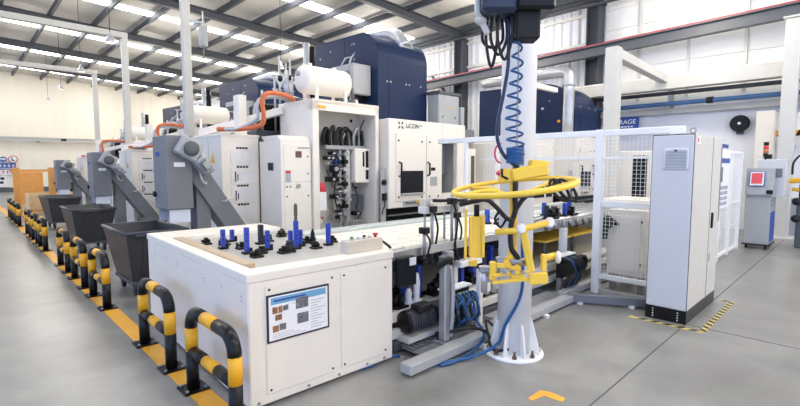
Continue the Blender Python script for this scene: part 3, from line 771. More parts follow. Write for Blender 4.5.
for k,(x,h) in enumerate(((4.2,1.0),(4.3,1.35),(4.42,1.1),(4.52,1.4),(3.95,.7))):
    q_ = MB().cyl((x,7.55,2.3),(x,7.55,2.3+h),.02,n=8).build('standpipe', GALV, pt); MB().ell((x,7.53,2.3+h*.7),.045,.04,.06).build('valve_head', [ALU,BLACK][k%2], q_)
for z in (2.7,3.05,3.3): MB().cyl((4.15,7.55,z),(4.6,7.55,z),.014,n=6).build('crossbar', GALV, pt)
MB().cyl((4.92,7.62,2.3),(4.92,7.62,4.0),.06,n=14).build('riser_pipe', GALV, pt)
MB().cyl((5.05,7.62,2.3),(5.05,7.62,3.95),.06,n=14).build('riser_pipe', BLACK, pt)
MB().tube([(3.9,7.7,2.3),(3.9,7.7,2.75),(4.3,7.7,2.95),(5.2,7.9,2.9),(5.2,7.9,2.3)],.03,8,smooth=4).build('pipe', GALV, pt)

ROW1 = [mc, hc, at, ec, cc, cv, oh, tr, pt]
LB = {0:('cream machining centre with navy housing, second along the row','cream machining centre with navy housing, farthest along the row'),
 1:('open cream frame cabinet carrying the middle air tank','open cream frame cabinet carrying the farthest air tank'),
 2:('white horizontal air tank, second of three along the row','smallest and farthest of the three white air tanks'),
 3:('tall cream cabinet with red label at the second machine, mostly hidden','tall cream cabinet with red label at the third machine, mostly hidden'),
 4:('cream cabinet with document pockets behind the second chip conveyor','cream cabinet with document pockets behind the farthest chip conveyor'),
 5:('grey chip conveyor with motors above the second black skip','farthest grey chip conveyor, beside the orange stacking frame'),
 6:('orange corrugated hose looping beside the middle air tank','orange corrugated hose looping beside the farthest air tank'),
 7:('sloping cream cable duct at the second machine','sloping cream cable duct at the third machine'),
 8:('dark pump unit behind the cabinets of the second machine','dark pump unit behind the cabinets of the third machine')}
for k, o in enumerate(ROW1):
    for j, (dy, sz) in enumerate(((5.04, .945), (10.65, .89))):
        L = o.location; z = L.z*sz
        copy_tree(o, (L.x+((.1,.2)[j] if o is cv else 0), L.y+dy, z), LB[k][j], (1,1,sz))
# second machine group on the right
copy_tree(mc, (6.6+5.9, 6.0-.7, 0), 'cream machining centre with navy housing at right, behind the mesh fence', (1,1,.97))
rmc = [o for o in COL.objects if o.type == 'EMPTY' and o.name.startswith('machining_center')][-1]
OFF[rmc.name] = Vector(rmc.location)
for ch_ in list(rmc.children_recursive):
    if ch_.name.split('.')[0] in ('housing','panel_seam','bolt','extraction_duct','duct_collar','terminal_box','signal_light','box_lid','bracket','pipe_tray','junction_box','pipe_chase','strut','logo','lettering'): bpy.data.objects.remove(ch_)
navy(12.09,13.6,5.65,8.8,2.5,4.1,.95,rmc)
for q_ in ((6.1,3.0),(6.6,3.4),(7.2,3.0),(7.6,3.6)): MB().cyl((12.09,q_[0],q_[1]),(12.06,q_[0],q_[1]),.04,n=10).build('signal_light', YELL if q_[0] < 6.5 else ALU, rmc)

# ------------------------------------------------------------------ white bench (loading station)
tb = thing('loading_bench', 'large white panelled bench in the foreground behind the hoop barriers', 'bench', (2.07,4.0,0))
X0,X1,Y0,Y1 = 1.38,2.66,2.8,5.3
mb = MB(); mb.box(X0,X1,Y0,Y1,.02,.905,.01); mb.build('body', CREAM, tb)
mb = MB(); mb.box(X0-.006,X1+.006,Y0-.006,Y0+.16,.905,.97,.006); mb.box(X0-.006,X0+.1,Y0+.16,Y1+.006,.905,.97,.006); mb.box(X0+.1,X1+.006,Y1-.5,Y1+.006,.905,.97,.006)
mb.build('top_rim', CREAM, tb)
MB().box(X0+.1,X1,Y0+.16,Y1-.5,.905,.93).build('top_plate', mat('bench_top_plate', (184,182,176), .4, var=.03), tb)
MB().box(X0+.1,X0+.19,Y0+.28,Y1-.55,.93,.98,.006).build('batten', BROWN, tb)
for (a,b) in ((X0+.12,X0+.69),(X0+.74,X1-.06)):
    pl = MB().box(a,b,Y0-.008,Y0,.09,.87,.004).build('access_panel', CREAM, tb)
    dots(MB(), [(a+.03,Y0-.008,.84),(b-.03,Y0-.008,.84),(a+.03,Y0-.008,.12),(b-.03,Y0-.008,.12)], .009, d=.003).build('screw', INK, pl)
dots(MB(), [(X0,Y0+.1+.35*k,.8) for k in range(7)]+[(X0,Y0+.1+.35*k,.77) for k in range(0,7,2)], .007, (-1,0,0), .003).build('screw', INKG, tb)
dots(MB(), [(X0+.06,Y0,.05),(X0+.45,Y0,.05),(X0+.72,Y0,.05),(X0+1.0,Y0,.05),(X1-.1,Y0,.05)], .011, d=.006).build('bolt', STEEL, tb)
mb = MB(); mb.box(X0+.05,X1-.05,Y0+.06,Y1-.05,.0,.02); mb.build('plinth', BLACK, tb)
# poster
ps = thing('instruction_poster', 'framed instruction sheet with blue heading on the bench front panel', 'poster', (1.78,2.92,.4))
a,b,z0,z1,yy = 1.455,1.955,.455,.79,Y0-.009
MB().box(a,b,yy-.006,yy,z0,z1).build('frame', INK, ps)
MB().box(a+.014,b-.014,yy-.008,yy-.006,z0+.014,z1-.014).build('sheet', PAPER, ps)
MB().box(a+.03,b-.03,yy-.009,yy-.008,z1-.07,z1-.022).build('heading_band', SKYB, ps)
mb = MB(); mb.box(a+.05,b-.2,yy-.0095,yy-.009,z1-.052,z1-.038); mb.build('heading_text', INKB, ps)
for (u,v,w,h,m) in ((.04,.2,.04,.045,PHOTO1),(.085,.2,.03,.045,PHOTO1),(.12,.21,.04,.035,PHOTO2),(.06,.15,.05,.04,PHOTO1),(.04,.07,.045,.045,PHOTO1),(.09,.075,.05,.045,PHOTO2),(.22,.2,.1,.08,PHOTO2),(.23,.09,.09,.075,PHOTO2)):
    MB().box(a+u,a+u+w,yy-.0095,yy-.008,z0+v,z0+v+h).build('printed_photo', m, ps)
mb = MB()
for k in range(11):
    mb.box(a+.34,b-.04-.03*(k%3),yy-.0092,yy-.008,z1-.1-.02*k,z1-.096-.02*k)
for k in range(3): mb.box(a+.04,a+.3-.05*k,yy-.0092,yy-.008,z0+.025+.014*k,z0+.028+.014*k)
for k in range(5): mb.box(a+.04+.05*k,a+.07+.05*k,yy-.0092,yy-.008,z1-.09,z1-.086)
mb.build('printed_text', INKG, ps)
# button box
cb = thing('button_box', 'long beige push button box on the front right corner of the bench', 'button box', (2.47,2.96,.97))
MB().box(2.27,2.645,2.91,3.01,.97,1.075,.006).build('body', mat('beige_box', (206,196,180), .5), cb)
for k,(x,m) in enumerate(((2.35,BLACK),(2.42,ALU),(2.48,ALU),(2.54,BLACK))):
    q = MB().cyl((x,2.96,1.075),(x,2.96,1.087),.02,n=12).build('button_collar', ALU, cb); MB().cyl((x,2.96,1.087),(x,2.96,1.103),.014,n=12).build('button_cap', [GREEN,PAPER,BLACK,PAPER][k], q)
MB().lathe((2.6,2.96,1.075),(0,0,1),[(.012,0),(.012,.015),(.024,.02),(.022,.035)],14).build('emergency_button', RED, cb)
MB().tube([(2.645,2.98,1.0),(2.72,3.03,1.02),(2.8,3.05,.98),(2.84,3.03,.94)],.012,6,smooth=4).build('cable', BLACK, cb)

# the bench stands slightly askew to the aisle
PIV = Vector((2.07,4.0,0)); ROT = Matrix.Rotation(-.035, 3, 'Z')
tb.rotation_euler.z = -.035; tb.scale.z = .985
for o in (ps, cb):
    o.location = PIV+ROT @ (o.location-PIV); o.rotation_euler.z = -.035
cb.location.z = .955; ps.location.x += .05; ps.location.y -= .004
# fixtures on the bench
ORD = ['first','second','third','fourth','fifth','sixth','seventh','eighth','ninth','tenth','eleventh','twelfth']
ZT = .916
def peg(P, h, dark, label, group, wd=.045):
    x, y, z = P; t0 = thing('locating_post', label, 'locating post', (x,y,z), group)
    MB().box(x-wd*1.1,x+wd*1.1,y-wd*.9,y+wd*.9,z,z+.02,.003).build('foot', BLACK, t0)
    MB().box(x-wd/2,x+wd/2,y-wd*.6,y+wd*.6,z+.02,z+h,.006).build('blade', INK if dark else PEG, t0)
    mb = MB(); mb.cyl((x-.01,y-wd*.6,z+h*.75),(x-.01,y-wd*.6-.004,z+h*.75),.007,n=8); mb.cyl((x-.01,y-wd*.6,z+h*.5),(x-.01,y-wd*.6-.004,z+h*.5),.007,n=8); mb.build('screw', BLACK, t0)
    MB().cyl((x+wd*.5+.02,y,z),(x+wd*.5+.02,y,z+.05),.015,n=10).build('bolt', BLACK, t0)
    return t0
pg = sorted([(1.71,4.07,.18,0),(1.95,4.42,.12,0),(1.76,3.7,.23,0),(2.08,4.07,.19,1),(1.97,3.73,.18,0),(2.06,3.51,.105,1),(2.19,3.61,.26,0),(2.29,3.7,.16,0),(2.25,3.81,.143,0),(2.51,3.56,.214,0)], key=lambda q: math.atan2(q[0],q[1]))
for k,(x,y,h,dk) in enumerate(pg):
    peg((x,y,ZT), h, dk, '%s from the left of the ten %s posts on the white bench' % (ORD[k], 'dark-sided blue' if dk else 'upright blue') if not dk else '%s from the left of the ten posts on the white bench, a dark-faced one' % ORD[k], 'blue locating posts on the white bench', .042 if dk else .036)
pin = MB().cyl((2.19,3.61,ZT+.26),(2.19,3.61,ZT+.3),.014,n=10).box(2.175,2.205,3.6,3.62,ZT+.3,ZT+.4,.003).cyl((2.19,3.61,ZT+.4),(2.19,3.61,ZT+.415),.012,n=10).build('probe_pin', mat('probe_dark', (84,82,70), .5), None)
tag(pin, 'thin dark pin standing on top of the tallest blue post', 'pin')
def clamp(P, label, group, s=1., seed=0):
    x, y, z = P; random.seed(seed); t0 = thing('clamp_block', label, 'clamp', (x,y,z), group)
    MB().box(x-.06*s,x+.06*s,y-.05*s,y+.05*s,z,z+.022*s,.004).build('base', BLACK, t0)
    mb = MB()
    for k in range(4):
        a, b = x+(random.random()-.5)*.1*s, y+(random.random()-.5)*.08*s
        mb.cyl((a,b,z+.02*s),(a,b,z+(.04+.05*random.random())*s),.014*s,n=10)
    mb.build('bolt', BLACK, t0)
    MB().bar((x-.05*s,y,z+.05*s),(x+.06*s,y+.02*s,z+.035*s),.03*s,.025*s,.004).build('arm', RUBBER, t0)
    mb = MB(); mb.box(x-.02*s,x+.02*s,y-.03*s,y+.02*s,z+.02*s,z+.085*s,.005); mb.build('jaw', BLACK, t0)
    return t0
cl = [(1.69,4.42),(1.80,4.25),(1.83,3.95),(1.85,3.62),(2.0,3.5),(2.54,4.48),(2.44,3.82),(2.33,3.5),(2.64,3.68),(1.75,3.5),(2.2,4.15),(2.46,4.35)]
cl.sort(key=lambda q: math.atan2(q[0],q[1]))
for k,(x,y) in enumerate(cl): clamp((x,y,ZT), '%s from the left of the twelve black clamps on the white bench' % ORD[k], 'black clamps on the white bench', .8, k)
MB_ = MB().lathe((2.44,3.72,ZT),(0,0,1),[(.03,0),(.03,.06),(.02,.08),(.02,.11),(.006,.15)],12).build('locating_cone', BLACK); tag(MB_, 'black pointed cone among the clamps at the right of the bench', 'cone')

# ------------------------------------------------------------------ pallet conveyor
cv2 = thing('pallet_conveyor', 'long cream and aluminium pallet conveyor running right from the white bench', 'conveyor', (5.8,3.5,0))
CX0, CX1, CY0, CY1, CZ = 2.68, 9.2, 2.93, 4.25, .9
MB().box(CX0,CX1,CY0,CY0+.06,CZ-.08,CZ,.005).build('side_rail', ALU, cv2)
MB().box(CX0,CX1,CY1-.06,CY1,CZ-.08,CZ,.005).build('side_rail', ALU, cv2)
MB().box(2.68,CX1,CY1,CY1+.22,CZ-.03,CZ+.03,.005).build('rear_ledge', mat('greenish_ledge', (196,204,198), .35), cv2)
MB().box(CX0,CX1,CY0+.06,CY1-.06,CZ-.06,CZ-.03).build('bed', PALE, cv2)
for j in range(6):
    y = CY0+.1+.195*j; n_ = 9
    for k in range(n_):
        xa = CX0+.02+.31*k; 
        if xa > 5.4: break
        sl = MB().box(xa,xa+.29,y,y+.165,CZ-.03,CZ+.012,.006).build('slat', CREAM, cv2)
for j in range(6):
    y = CY0+.1+.195*j
    mb = MB(); mb.cyl((5.6,y+.05,CZ),(CX1,y+.05,CZ),.035,n=10); mb.build('roller', ALU, cv2)
for k in range(16): MB().cyl((5.55+.22*k,CY0-.0,CZ-.03),(5.55+.22*k,CY0-.05,CZ-.03),.05,n=12).build('roller_cap', STEEL, cv2)
for x in (3.5,5.98,7.6):
    for y in (CY0-.02,CY1-.04): MB().box(x-.045,x+.045,y-.045,y+.045,.1,CZ-.08,.006).build('leg', WHITE if x>5 else LGREY, cv2)
for y in (CY0-.02, CY1-.04):
    MB().box(CX0,CX1,y-.03,y+.03,.12,.2,.005).build('lower_beam', PALE, cv2)
MB().box(CX0,CX1,CY0+.05,CY1-.05,.30,.34,.005).build('lower_deck', mat('lower_deck_paint', (198,196,190), .45, var=.05), cv2)
MB().box(CX0,CX1,CY0-.0,CY0+.05,.25,.35,.005).build('lower_rail', CREAM, cv2)
for x in (3.4,4.3,5.3,6.4,7.6): MB().box(x-.03,x+.03,CY0+.05,CY1-.05,.2,.30).build('cross_member', PALE, cv2)
MB().box(CX0+.05,CX1-.05,CY1-.12,CY1-.1,.34,.8).build('rear_shade_sheet', mat('painted_shade', (40,44,54), .5), cv2)  # dark sheet added as the deep shadow under the conveyor
# floor skid and cable tray
sk = thing('floor_skid', 'low grey steel beam frame on the floor in front of the conveyor', 'skid frame', (4.0,2.6,0))
MB().box(2.47,5.35,2.42,2.54,.02,.1,.006).build('beam', LGREY, sk)
MB().box(2.75,5.35,2.54,2.8,.06,.075).build('tray_plate', STEEL, sk)
MB().bar((5.3,2.5,.07),(5.75,1.72,.07),.1,.1,.006).build('beam', MGREY, sk)
MB().box(5.35,9,2.56,2.66,.02,.1,.006).build('beam', LGREY, sk)
for x,y in ((3.4,2.41),(4.6,2.41),(5.35,2.36),(5.62,1.86)): MB().box(x-.03,x+.03,y-.03,y+.03,0,.03).build('foot', WHITE, sk)
mb = MB(); mb.box(2.7,5.3,2.85,2.93,.02,.1); mb.build('inner_beam', DGREY, sk)
for k in range(22): MB().box(2.75+.055*k,2.79+.055*k,2.66,2.82,.075,.088).build('chain_link', DGREY, sk)

# motors and gear under the conveyor
dm = thing('drive_motor', 'black ribbed drive motor under the conveyor beside the white bench', 'motor', (3.0,2.8,.15))
mb = MB(); mb.lathe((2.8,2.78,.27),(1,0,0),[(.06,0),(.1,.01),(.1,.12),(.09,.125),(.09,.14),(.1,.145),(.1,.25),(.09,.255),(.09,.27),(.1,.275),(.1,.36),(.06,.37),(.05,.42)],20); mb.build('body', BLACK, dm)
for k in range(14): MB().tube([(2.83+.022*k,2.78+.101*cos(j*PI/10),.27+.101*sin(j*PI/10)) for j in range(20)],.004,5,True).build('cooling_fin', DGREY, dm)
MB().box(2.9,3.08,2.68,2.8,.36,.42,.01).build('terminal_cover', RUBBER, dm); MB().box(3.2,3.3,2.7,2.86,.18,.36,.01).build('gearbox', DGREY, dm)
MB().box(2.78,3.35,2.7,2.92,.1,.15).build('mounting_plate', PALE, dm)
MB().tube([(3.25,2.7,.45),(3.42,2.66,.42),(3.45,2.64,.25),(3.3,2.64,.13),(3.1,2.66,.12)],.02,8,smooth=5).build('cable', RUBBER, dm)
ex = thing('stop_post', 'silver aluminium post with dark cap in front of the conveyor', 'post', (3.1,2.71,.076))
MB().box(3.05,3.12,2.66,2.74,.1,.8,.01).build('profile', ALU, ex); MB().box(3.02,3.2,2.64,2.78,.076,.1,.006).build('foot', STEEL, ex)
MB().tube([(3.14,2.69,.78),(3.17,2.68,.6),(3.165,2.68,.3),(3.15,2.69,.12)],.024,10,smooth=4).build('sleeve', GALV, ex)
MB().tube([(3.02,2.72,.78),(3.09,2.66,.84),(3.19,2.72,.8),(3.24,2.78,.62)],.03,8,smooth=5).build('hose', BLACK, ex)
MB().box(3.05,3.13,2.67,2.75,.8,.87,.01).build('sensor', DGREY, ex)
dk = MB().box(2.77,3.0,2.86,2.92,.58,.85,.01).build('control_unit', GLASSD); tag(dk, 'dark control unit with white label under the conveyor edge', 'control unit'); 
MB().box(2.9,2.98,2.852,2.86,.77,.84).build('label_plate', PAPER, dk)
ex.location.y -= .1; dm.location.y += .05
def sensor_stand(P, h, label, arm=None):
    x, y, z = P; t0 = thing('sensor_stand', label, 'sensor stand', P, 'sensor stands in front of the conveyor')
    MB().cyl((x,y,z),(x,y,z+h),.016,n=10).build('rod', STEEL, t0)
    MB().box(x-.04,x+.04,y-.04,y+.04,z+h*.86,z+h*.86+.06,.006).build('clamp', BLACK, t0)
    MB().box(x-.045,x+.045,y-.04,y+.04,z,z+.05,.006).build('base', BLACK, t0)
    MB().tube([(x,y-.02,z+h*.9),(x+.03,y-.05,z+h*.6),(x+.01,y-.04,z+h*.25),(x+.06,y-.05,z)],.011,6,smooth=5).build('cable', RUBBER, t0)
    return t0
sensor_stand((3.14,2.9,.75),.33,'shortest sensor stand, rod with black block nearest the bench')
sensor_stand((3.36,3.0,.7),.6,'tall sensor rod with black clamp, second from the white bench')
s3 = sensor_stand((3.62,2.96,.7),.68,'tallest sensor rod carrying a flat black arm, under the yellow ring')
MB().bar((3.35,2.96,1.33),(3.85,2.96,1.31),.05,.03).build('arm', BLACK, s3)
sensor_stand((3.74,3.0,.7),.5,'sensor rod farthest from the bench with loose cable')
o = MB().box(3.28,3.66,3.0,3.12,1.2,1.27,.006).build('sensor_bracket', PALE); tag(o, 'pale flat bracket plate held above the conveyor by the sensor rods', 'bracket')
MB().box(3.3,3.36,3.03,3.09,1.27,1.34).build('arm', PALE, o)
MB().cyl((3.32,3.06,.9),(3.32,3.06,1.2),.012,n=8).cyl((3.62,3.06,.9),(3.62,3.06,1.2),.012,n=8).build('rod', STEEL, o)
# lower deck fixtures
lp = [(3.06,3.09),(3.31,3.15),(3.7,3.11),(3.96,3.11),(4.3,3.2),(4.6,3.3),(4.82,3.31),(5.17,2.99)]
for k,(x,y) in enumerate(lp): peg((x,y,.34), .33, k in (5,), '%s from the bench of the eight posts on the lower conveyor deck' % ORD[k], 'blue posts on the lower conveyor deck', .06)
for k,(x,y) in enumerate([(2.92,3.02),(3.18,3.3),(3.5,3.1),(3.84,3.3),(4.12,3.1),(4.45,3.4),(4.7,3.1),(5.05,3.3)]):
    clamp((x,y,.34), '%s from the bench of the eight black clamps on the lower conveyor deck' % ORD[k], 'black clamps on the lower conveyor deck', 1.5, 40+k)
for k,(x,y,h) in enumerate([(3.14,3.0,.3),(3.02,2.99,.17)]):
    o = MB().lathe((x,y,.34),(0,0,1),[(.06,0),(.06,.03),(.03,.06),(.035,h*.7),(.02,h)],14).build('workpiece', PAPER); tag(o, ['taller','shorter'][k]+' white cast workpiece on the lower deck beside the bench', 'workpiece')
# upper fixtures at the right
up = [(4.97,3.47),(5.45,3.2),(5.75,3.3),(5.85,3.1),(6.25,3.35),(6.4,3.1),(6.75,3.2)]
for k,(x,y) in enumerate(up): peg((x,y,CZ+.012+(.025 if x>5.5 else 0)), .19, k==3, '%s from the left of the seven posts on the conveyor top' % ORD[k], 'blue posts on the conveyor top', .048)
for k,(x,y) in enumerate([(5.06,3.3),(5.9,3.05),(6.22,3.15),(6.6,3.1),(6.45,3.3)]): clamp((x,y,CZ+.012+(.025 if x>5.5 else 0)), '%s from the left of the five black clamps on the conveyor top' % ORD[k], 'black clamps on the conveyor top', 1.5, 70+k)
# yellow pallets on the lower deck
for k,(x0,x1,y0,y1,z) in enumerate(((5.7,6.5,3.02,3.7,.62),(6.55,7.5,3.02,3.8,.62))):
    o = MB().box(x0,x1,y0,y1,z,z+.03,.006).build('pallet_plate', YEL2); tag(o, ['yellow plate on the lower deck nearest the white pole','yellow plate on the lower deck nearest the mesh fence'][k], 'pallet plate')
    mb = MB()
    for sx in (x0+.05,x1-.05):
        for sy in (y0+.05,y1-.05): mb.cyl((sx,sy,.34),(sx,sy,z),.025,n=8)
    mb.build('support', DGREY, o)
# valve manifold with blue hoses
vm = thing('valve_manifold', 'valve manifold with white cover and coiled blue hoses in front of conveyor', 'valve manifold', (3.5,2.65,.2))
MB().box(3.26,3.66,2.72,2.84,.475,.495,.004).build('cover', PAPER, vm); MB().box(3.28,3.64,2.74,2.82,.24,.475,.008).build('body', BLACK, vm)
for k in range(7): MB().cyl((3.31+.048*k,2.74,.43),(3.31+.048*k,2.69,.43),.012,n=8).build('fitting', ALU, vm)
for k in range(10):
    x = 3.3+.035*k; sw = .1*sin(k*2.1)
    MB().tube([(x,2.69,.43),(x-.03+sw*.4,2.62,.42),(x-.05+sw,2.58,.3),(x+.02+sw*.5,2.61,.2),(x+.06,2.68,.14)],.013,6,smooth=5).build('blue_hose' if k%2==0 else 'hose', HOSEB if k%3<2 else RUBBER, vm)
for k in range(2): MB().tube([(3.34+.1*k+.07*cos(j*PI/6),2.6-.02*k,.3+.1*sin(j*PI/6)) for j in range(12)],.012,6,True).build('hose_coil', HOSEB, vm)
MB().box(3.62,3.68,2.6,2.65,.076,.66,.008).build('bracket', PAPER, vm); MB().box(3.26,3.31,2.72,2.82,.076,.24).build('leg', STEEL, vm); MB().box(3.58,3.63,2.72,2.82,.076,.24).build('leg', STEEL, vm)
o = MB().box(3.68,4.05,2.88,3.0,.62,.68,.006).build('stop_bracket', PAPER); tag(o, 'white bracket bar behind the gripper at the conveyor edge', 'bracket')
MB().box(3.7,3.76,2.985,2.995,.34,.62).build('arm', PAPER, o)
# second hose bundle at the fence
hb = thing('hose_bundle', 'bundle of black and blue hoses beside the mesh fence post', 'hose bundle', (5.6,2.6,.1))
MB().box(5.52,5.9,2.68,2.8,.5,.52,.004).build('cover', PAPER, hb); MB().box(5.54,5.88,2.7,2.78,.22,.5).build('body', BLACK, hb)
for k in range(9):
    x = 5.55+.04*k; MB().tube([(x,2.7,.48),(x+.03,2.6,.44),(x+.06-.02*k,2.56,.3),(x-.02,2.6,.2),(x,2.66,.1)],.016,6,smooth=5).build('hose', HOSEB if k%4==1 else RUBBER, hb)
for k in range(3): MB().tube([(5.75+.12*cos(j*PI/6),2.56-.02*k,.42+.1*sin(j*PI/6)) for j in range(12)],.014,6,True).build('coil', RUBBER, hb)
MB().box(5.56,5.62,2.72,2.78,.02,.22).build('leg', STEEL, hb)
# loose floor cables
for nm, pts, m, lab, r in (('floor_cable', [(3.05,2.66,.11),(3.2,2.5,.2),(3.4,2.38,.16),(3.42,2.3,.02),(3.33,2.3,.02)], RUBBER, 'black cable looping over the floor skid beside the pole', .014),
    ('floor_hose', [(2.62,2.48,.012),(2.85,2.42,.015),(3.1,2.3,.03),(3.3,2.18,.12),(3.33,2.12,.3),(3.38,2.0,.6),(3.36,1.99,1.0),(3.34,1.99,1.2)], HOSEB, 'blue air hose from the floor up the front of the pole', .014),
    ('floor_hose', [(2.2,2.85,.012),(2.4,2.8,.012),(2.55,2.86,.012),(2.7,2.78,.012)], HOSEB, 'blue hose lying under the right end of the white bench', .012),
    ('floor_hose', [(3.5,2.55,.2),(3.45,2.42,.1),(3.25,2.38,.03),(2.95,2.36,.014),(2.8,2.4,.014)], HOSEB, 'blue hose from the valve manifold across the floor', .012),
    ('floor_cable', [(3.7,2.5,.11),(3.5,2.44,.22),(3.35,2.3,.14),(3.3,2.22,.06),(3.36,2.1,.08)], RUBBER, 'black cable drooping behind the pole base', .013)):
    o = MB().tube(pts, r, 8, smooth=6).build(nm, m); tag(o, lab, 'hose' if 'hose' in nm else 'cable')

# ------------------------------------------------------------------ white jib pole
PX, PY = 3.51, 2.145
jp = thing('jib_pole', 'thick white pole with gusseted round base bolted to the floor', 'pole', (PX,PY,0))
MB().lathe((PX,PY,0),(0,0,1),[(.147,.02),(.147,4.6),(.13,4.62)],40).build('post', WHITE, jp)
MB().lathe((PX,PY,0),(0,0,1),[(.26,0),(.262,.012),(.255,.025),(.1,.026)],40).build('base_flange', WHITE, jp)
for k in range(8):
    a_ = k*PI/4+.2; d = Vector((cos(a_),sin(a_),0)); nn = Vector((-d.y,d.x,0))*.007; c = Vector((PX,PY,0))
    MB().prism([c+d*.14-nn+Vector((0,0,.025)), c+d*.235-nn+Vector((0,0,.025)), c+d*.235-nn+Vector((0,0,.06)), c+d*.17-nn+Vector((0,0,.3)), c+d*.14-nn+Vector((0,0,.3))], nn*2).build('gusset', WHITE, jp)
    a2 = a_+PI/8; d = Vector((cos(a2),sin(a2),0)); q = c+d*.215
    MB().cyl(q+Vector((0,0,.026)),q+Vector((0,0,.045)),.022,n=6).cyl(q+Vector((0,0,.045)),q+Vector((0,0,.085)),.011,n=8).build('anchor_bolt', mat('rusty_bolt', (120,104,80), .5, .5), jp)
AX = Vector((2.84,1.76,0))                                     # hoist axis
MB().bar((PX+.25,PY+.15,4.3),(AX.x-.9,AX.y-.5,4.3),.14,.24,.01).build('jib_arm', WHITE, jp)
MB().tube([(2.95,1.98,4.2),(3.3,2.1,4.2)],.02,6).build('cable_track', BLACK, jp)

# ------------------------------------------------------------------ chain hoist
R_ = Vector((.717,-.697,0)); F_ = Vector((.697,.717,0)); U_ = Vector((0,0,1))
def hp(px, py, dd=3.2, df=0.):                                 # point in the lifter's own frame: along, up
    return AX + R_*px + U_*py + F_*df
def rot_frame(): return Matrix((R_, F_, U_)).transposed()
RF = rot_frame()
ch = thing('chain_hoist', 'dark chain hoist with cloth chain bag hanging in front of the white pole', 'hoist', hp(0,2.5))
b1 = MB().obox(hp(-.14,2.84),(.24,.26,.3),RF,.03); b1.build('motor', mat('hoist_navy', (34,48,70), .4), ch)
MB().obox(hp(.1,2.86),(.26,.26,.3),RF,.02).build('gear_housing', BLACK, ch)
MB().obox(hp(.06,2.66),(.17,.14,.26),RF,.015).build('chain_bag', mat('black_cloth', (30,31,34), .8), ch)
MB().obox(hp(.055,2.765),(.2,.16,.025),RF,.005).build('bag_frame', STEEL, ch)
MB().cyl(hp(-.02,2.9), hp(-.02,4.2), .03).build('suspension', BLACK, ch)
MB().obox(hp(0,4.2),(.3,.12,.1),RF,.01).build('trolley', DGREY, ch)
mb = MB()
for k in range(44):
    z = 1.78+.0175*k; mb.tube([hp(.015+.006*cos(j*PI/3)*(k%2), z+.013*sin(j*PI/3), df=.006*cos(j*PI/3)*((k+1)%2)) for j in range(6)], .0035, 4, True)
mb.build('chain', STEEL, ch)
MB().ell(hp(-.25,2.67),.05,.04,.03).build('hook_cover', PALE, ch)
MB().tube([hp(-.26,2.9),hp(-.275,2.75),hp(-.24,2.66),hp(-.2,2.58)],.022,10,smooth=4).build('cable_guide', PALE, ch)
for k,(x0,x1,zb,f) in enumerate(((-.2,-.14,2.36,.02),(-.17,-.08,2.44,.0),(-.22,-.1,2.5,.04),(-.13,-.05,2.4,-.03))):
    MB().tube([hp(x0,2.72,df=f),hp(x0-.01,2.55,df=f),hp((x0+x1)/2,zb,df=f),hp(x1+.01,2.55,df=f),hp(x1,2.72,df=f)],.011,7,smooth=6).build('cable_loop', RUBBER, ch)
MB().tube([hp(-.06,2.7),hp(-.055,2.4),hp(-.08,2.2),hp(-.12,1.98),hp(-.12,1.85),hp(-.07,1.74),hp(.02,1.66),hp(.06,1.62)],.013,8,smooth=6).build('control_cable', mat('dark_blue_cable', (30,48,80), .4), ch)
pts = []; T = 11
for k in range(T*16+1):
    u = k/(T*16); z = 2.62-.94*u**.8; r = .03+.028*min(1,u*1.3); wob = .012*sin(9*u)
    pts.append(hp(-.005+wob+r*cos(2*PI*k/16), z, df=r*sin(2*PI*k/16)))
MB().tube(pts, .0085, 6).build('spiral_hose', HOSEB, ch)
pts = [hp(.005+.055*cos(2*PI*k/14), 1.8-.11*k/98, df=.055*sin(2*PI*k/14)) for k in range(99)]
MB().tube(pts, .01, 6).build('spiral_hose', HOSEB, ch)

# ------------------------------------------------------------------ yellow lifting device
ld = thing('lifting_device', 'yellow lifting gripper with a big ring handle hanging on the chain', 'lifting device', hp(0,.85))
def ring(zc, tilt, rad, r):
    return [hp(rad*cos(k*PI/24), zc+tilt*cos(k*PI/24)+.02*sin(k*PI/24), df=rad*sin(k*PI/24)) for k in range(48)]
MB().tube(ring(1.525,.05,.425,.02),.019,10,True).build('ring_handle', YEL2, ld)
for a_ in (.5, 2.2, 3.6, 5.6):
    MB().tube([hp(.415*cos(a_),1.525+.05*cos(a_),df=.415*sin(a_)),hp(.2*cos(a_),1.5,df=.2*sin(a_)),hp(.04*cos(a_),1.45,df=.04*sin(a_))],.014,8,smooth=4).build('spoke', YEL2, ld)
MB().obox(hp(.1,1.625),(.26,.12,.09),RF @ Matrix.Rotation(-.18,3,'Y'),.012).build('control_head', YEL2, ld)
MB().obox(hp(.17,1.675),(.13,.08,.07),RF @ Matrix.Rotation(.12,3,'Y'),.01).build('head_flap', YEL2, ld)
MB().obox(hp(-.06,1.6),(.09,.07,.1),RF,.008).build('bracket', YEL2, ld)
MB().tube([hp(-.1,1.65,df=-.06),hp(-.1,1.6,df=-.07),hp(-.06,1.58,df=-.07)],.01,6).build('grab_bar', BLACK, ld)
MB().tube([hp(.015,1.72,df=.02),hp(.035,1.68,df=.02),hp(.015,1.65,df=.02),hp(-.005,1.66,df=.02)],.012,8,smooth=4).build('hook', STEEL, ld)
MB().tube([hp(-.09+.045*cos(k*PI/6),1.76+.07*sin(k*PI/6),df=.02) for k in range(3,10)],.007,6).build('pink_hose', PINK, ld)
MB().ell(hp(-.1,1.62),.03,.03,.02).build('knob', PINK, ld)
MB().obox(hp(.0,1.33),(.05,.05,.55),RF,.006).build('mast', YEL2, ld)
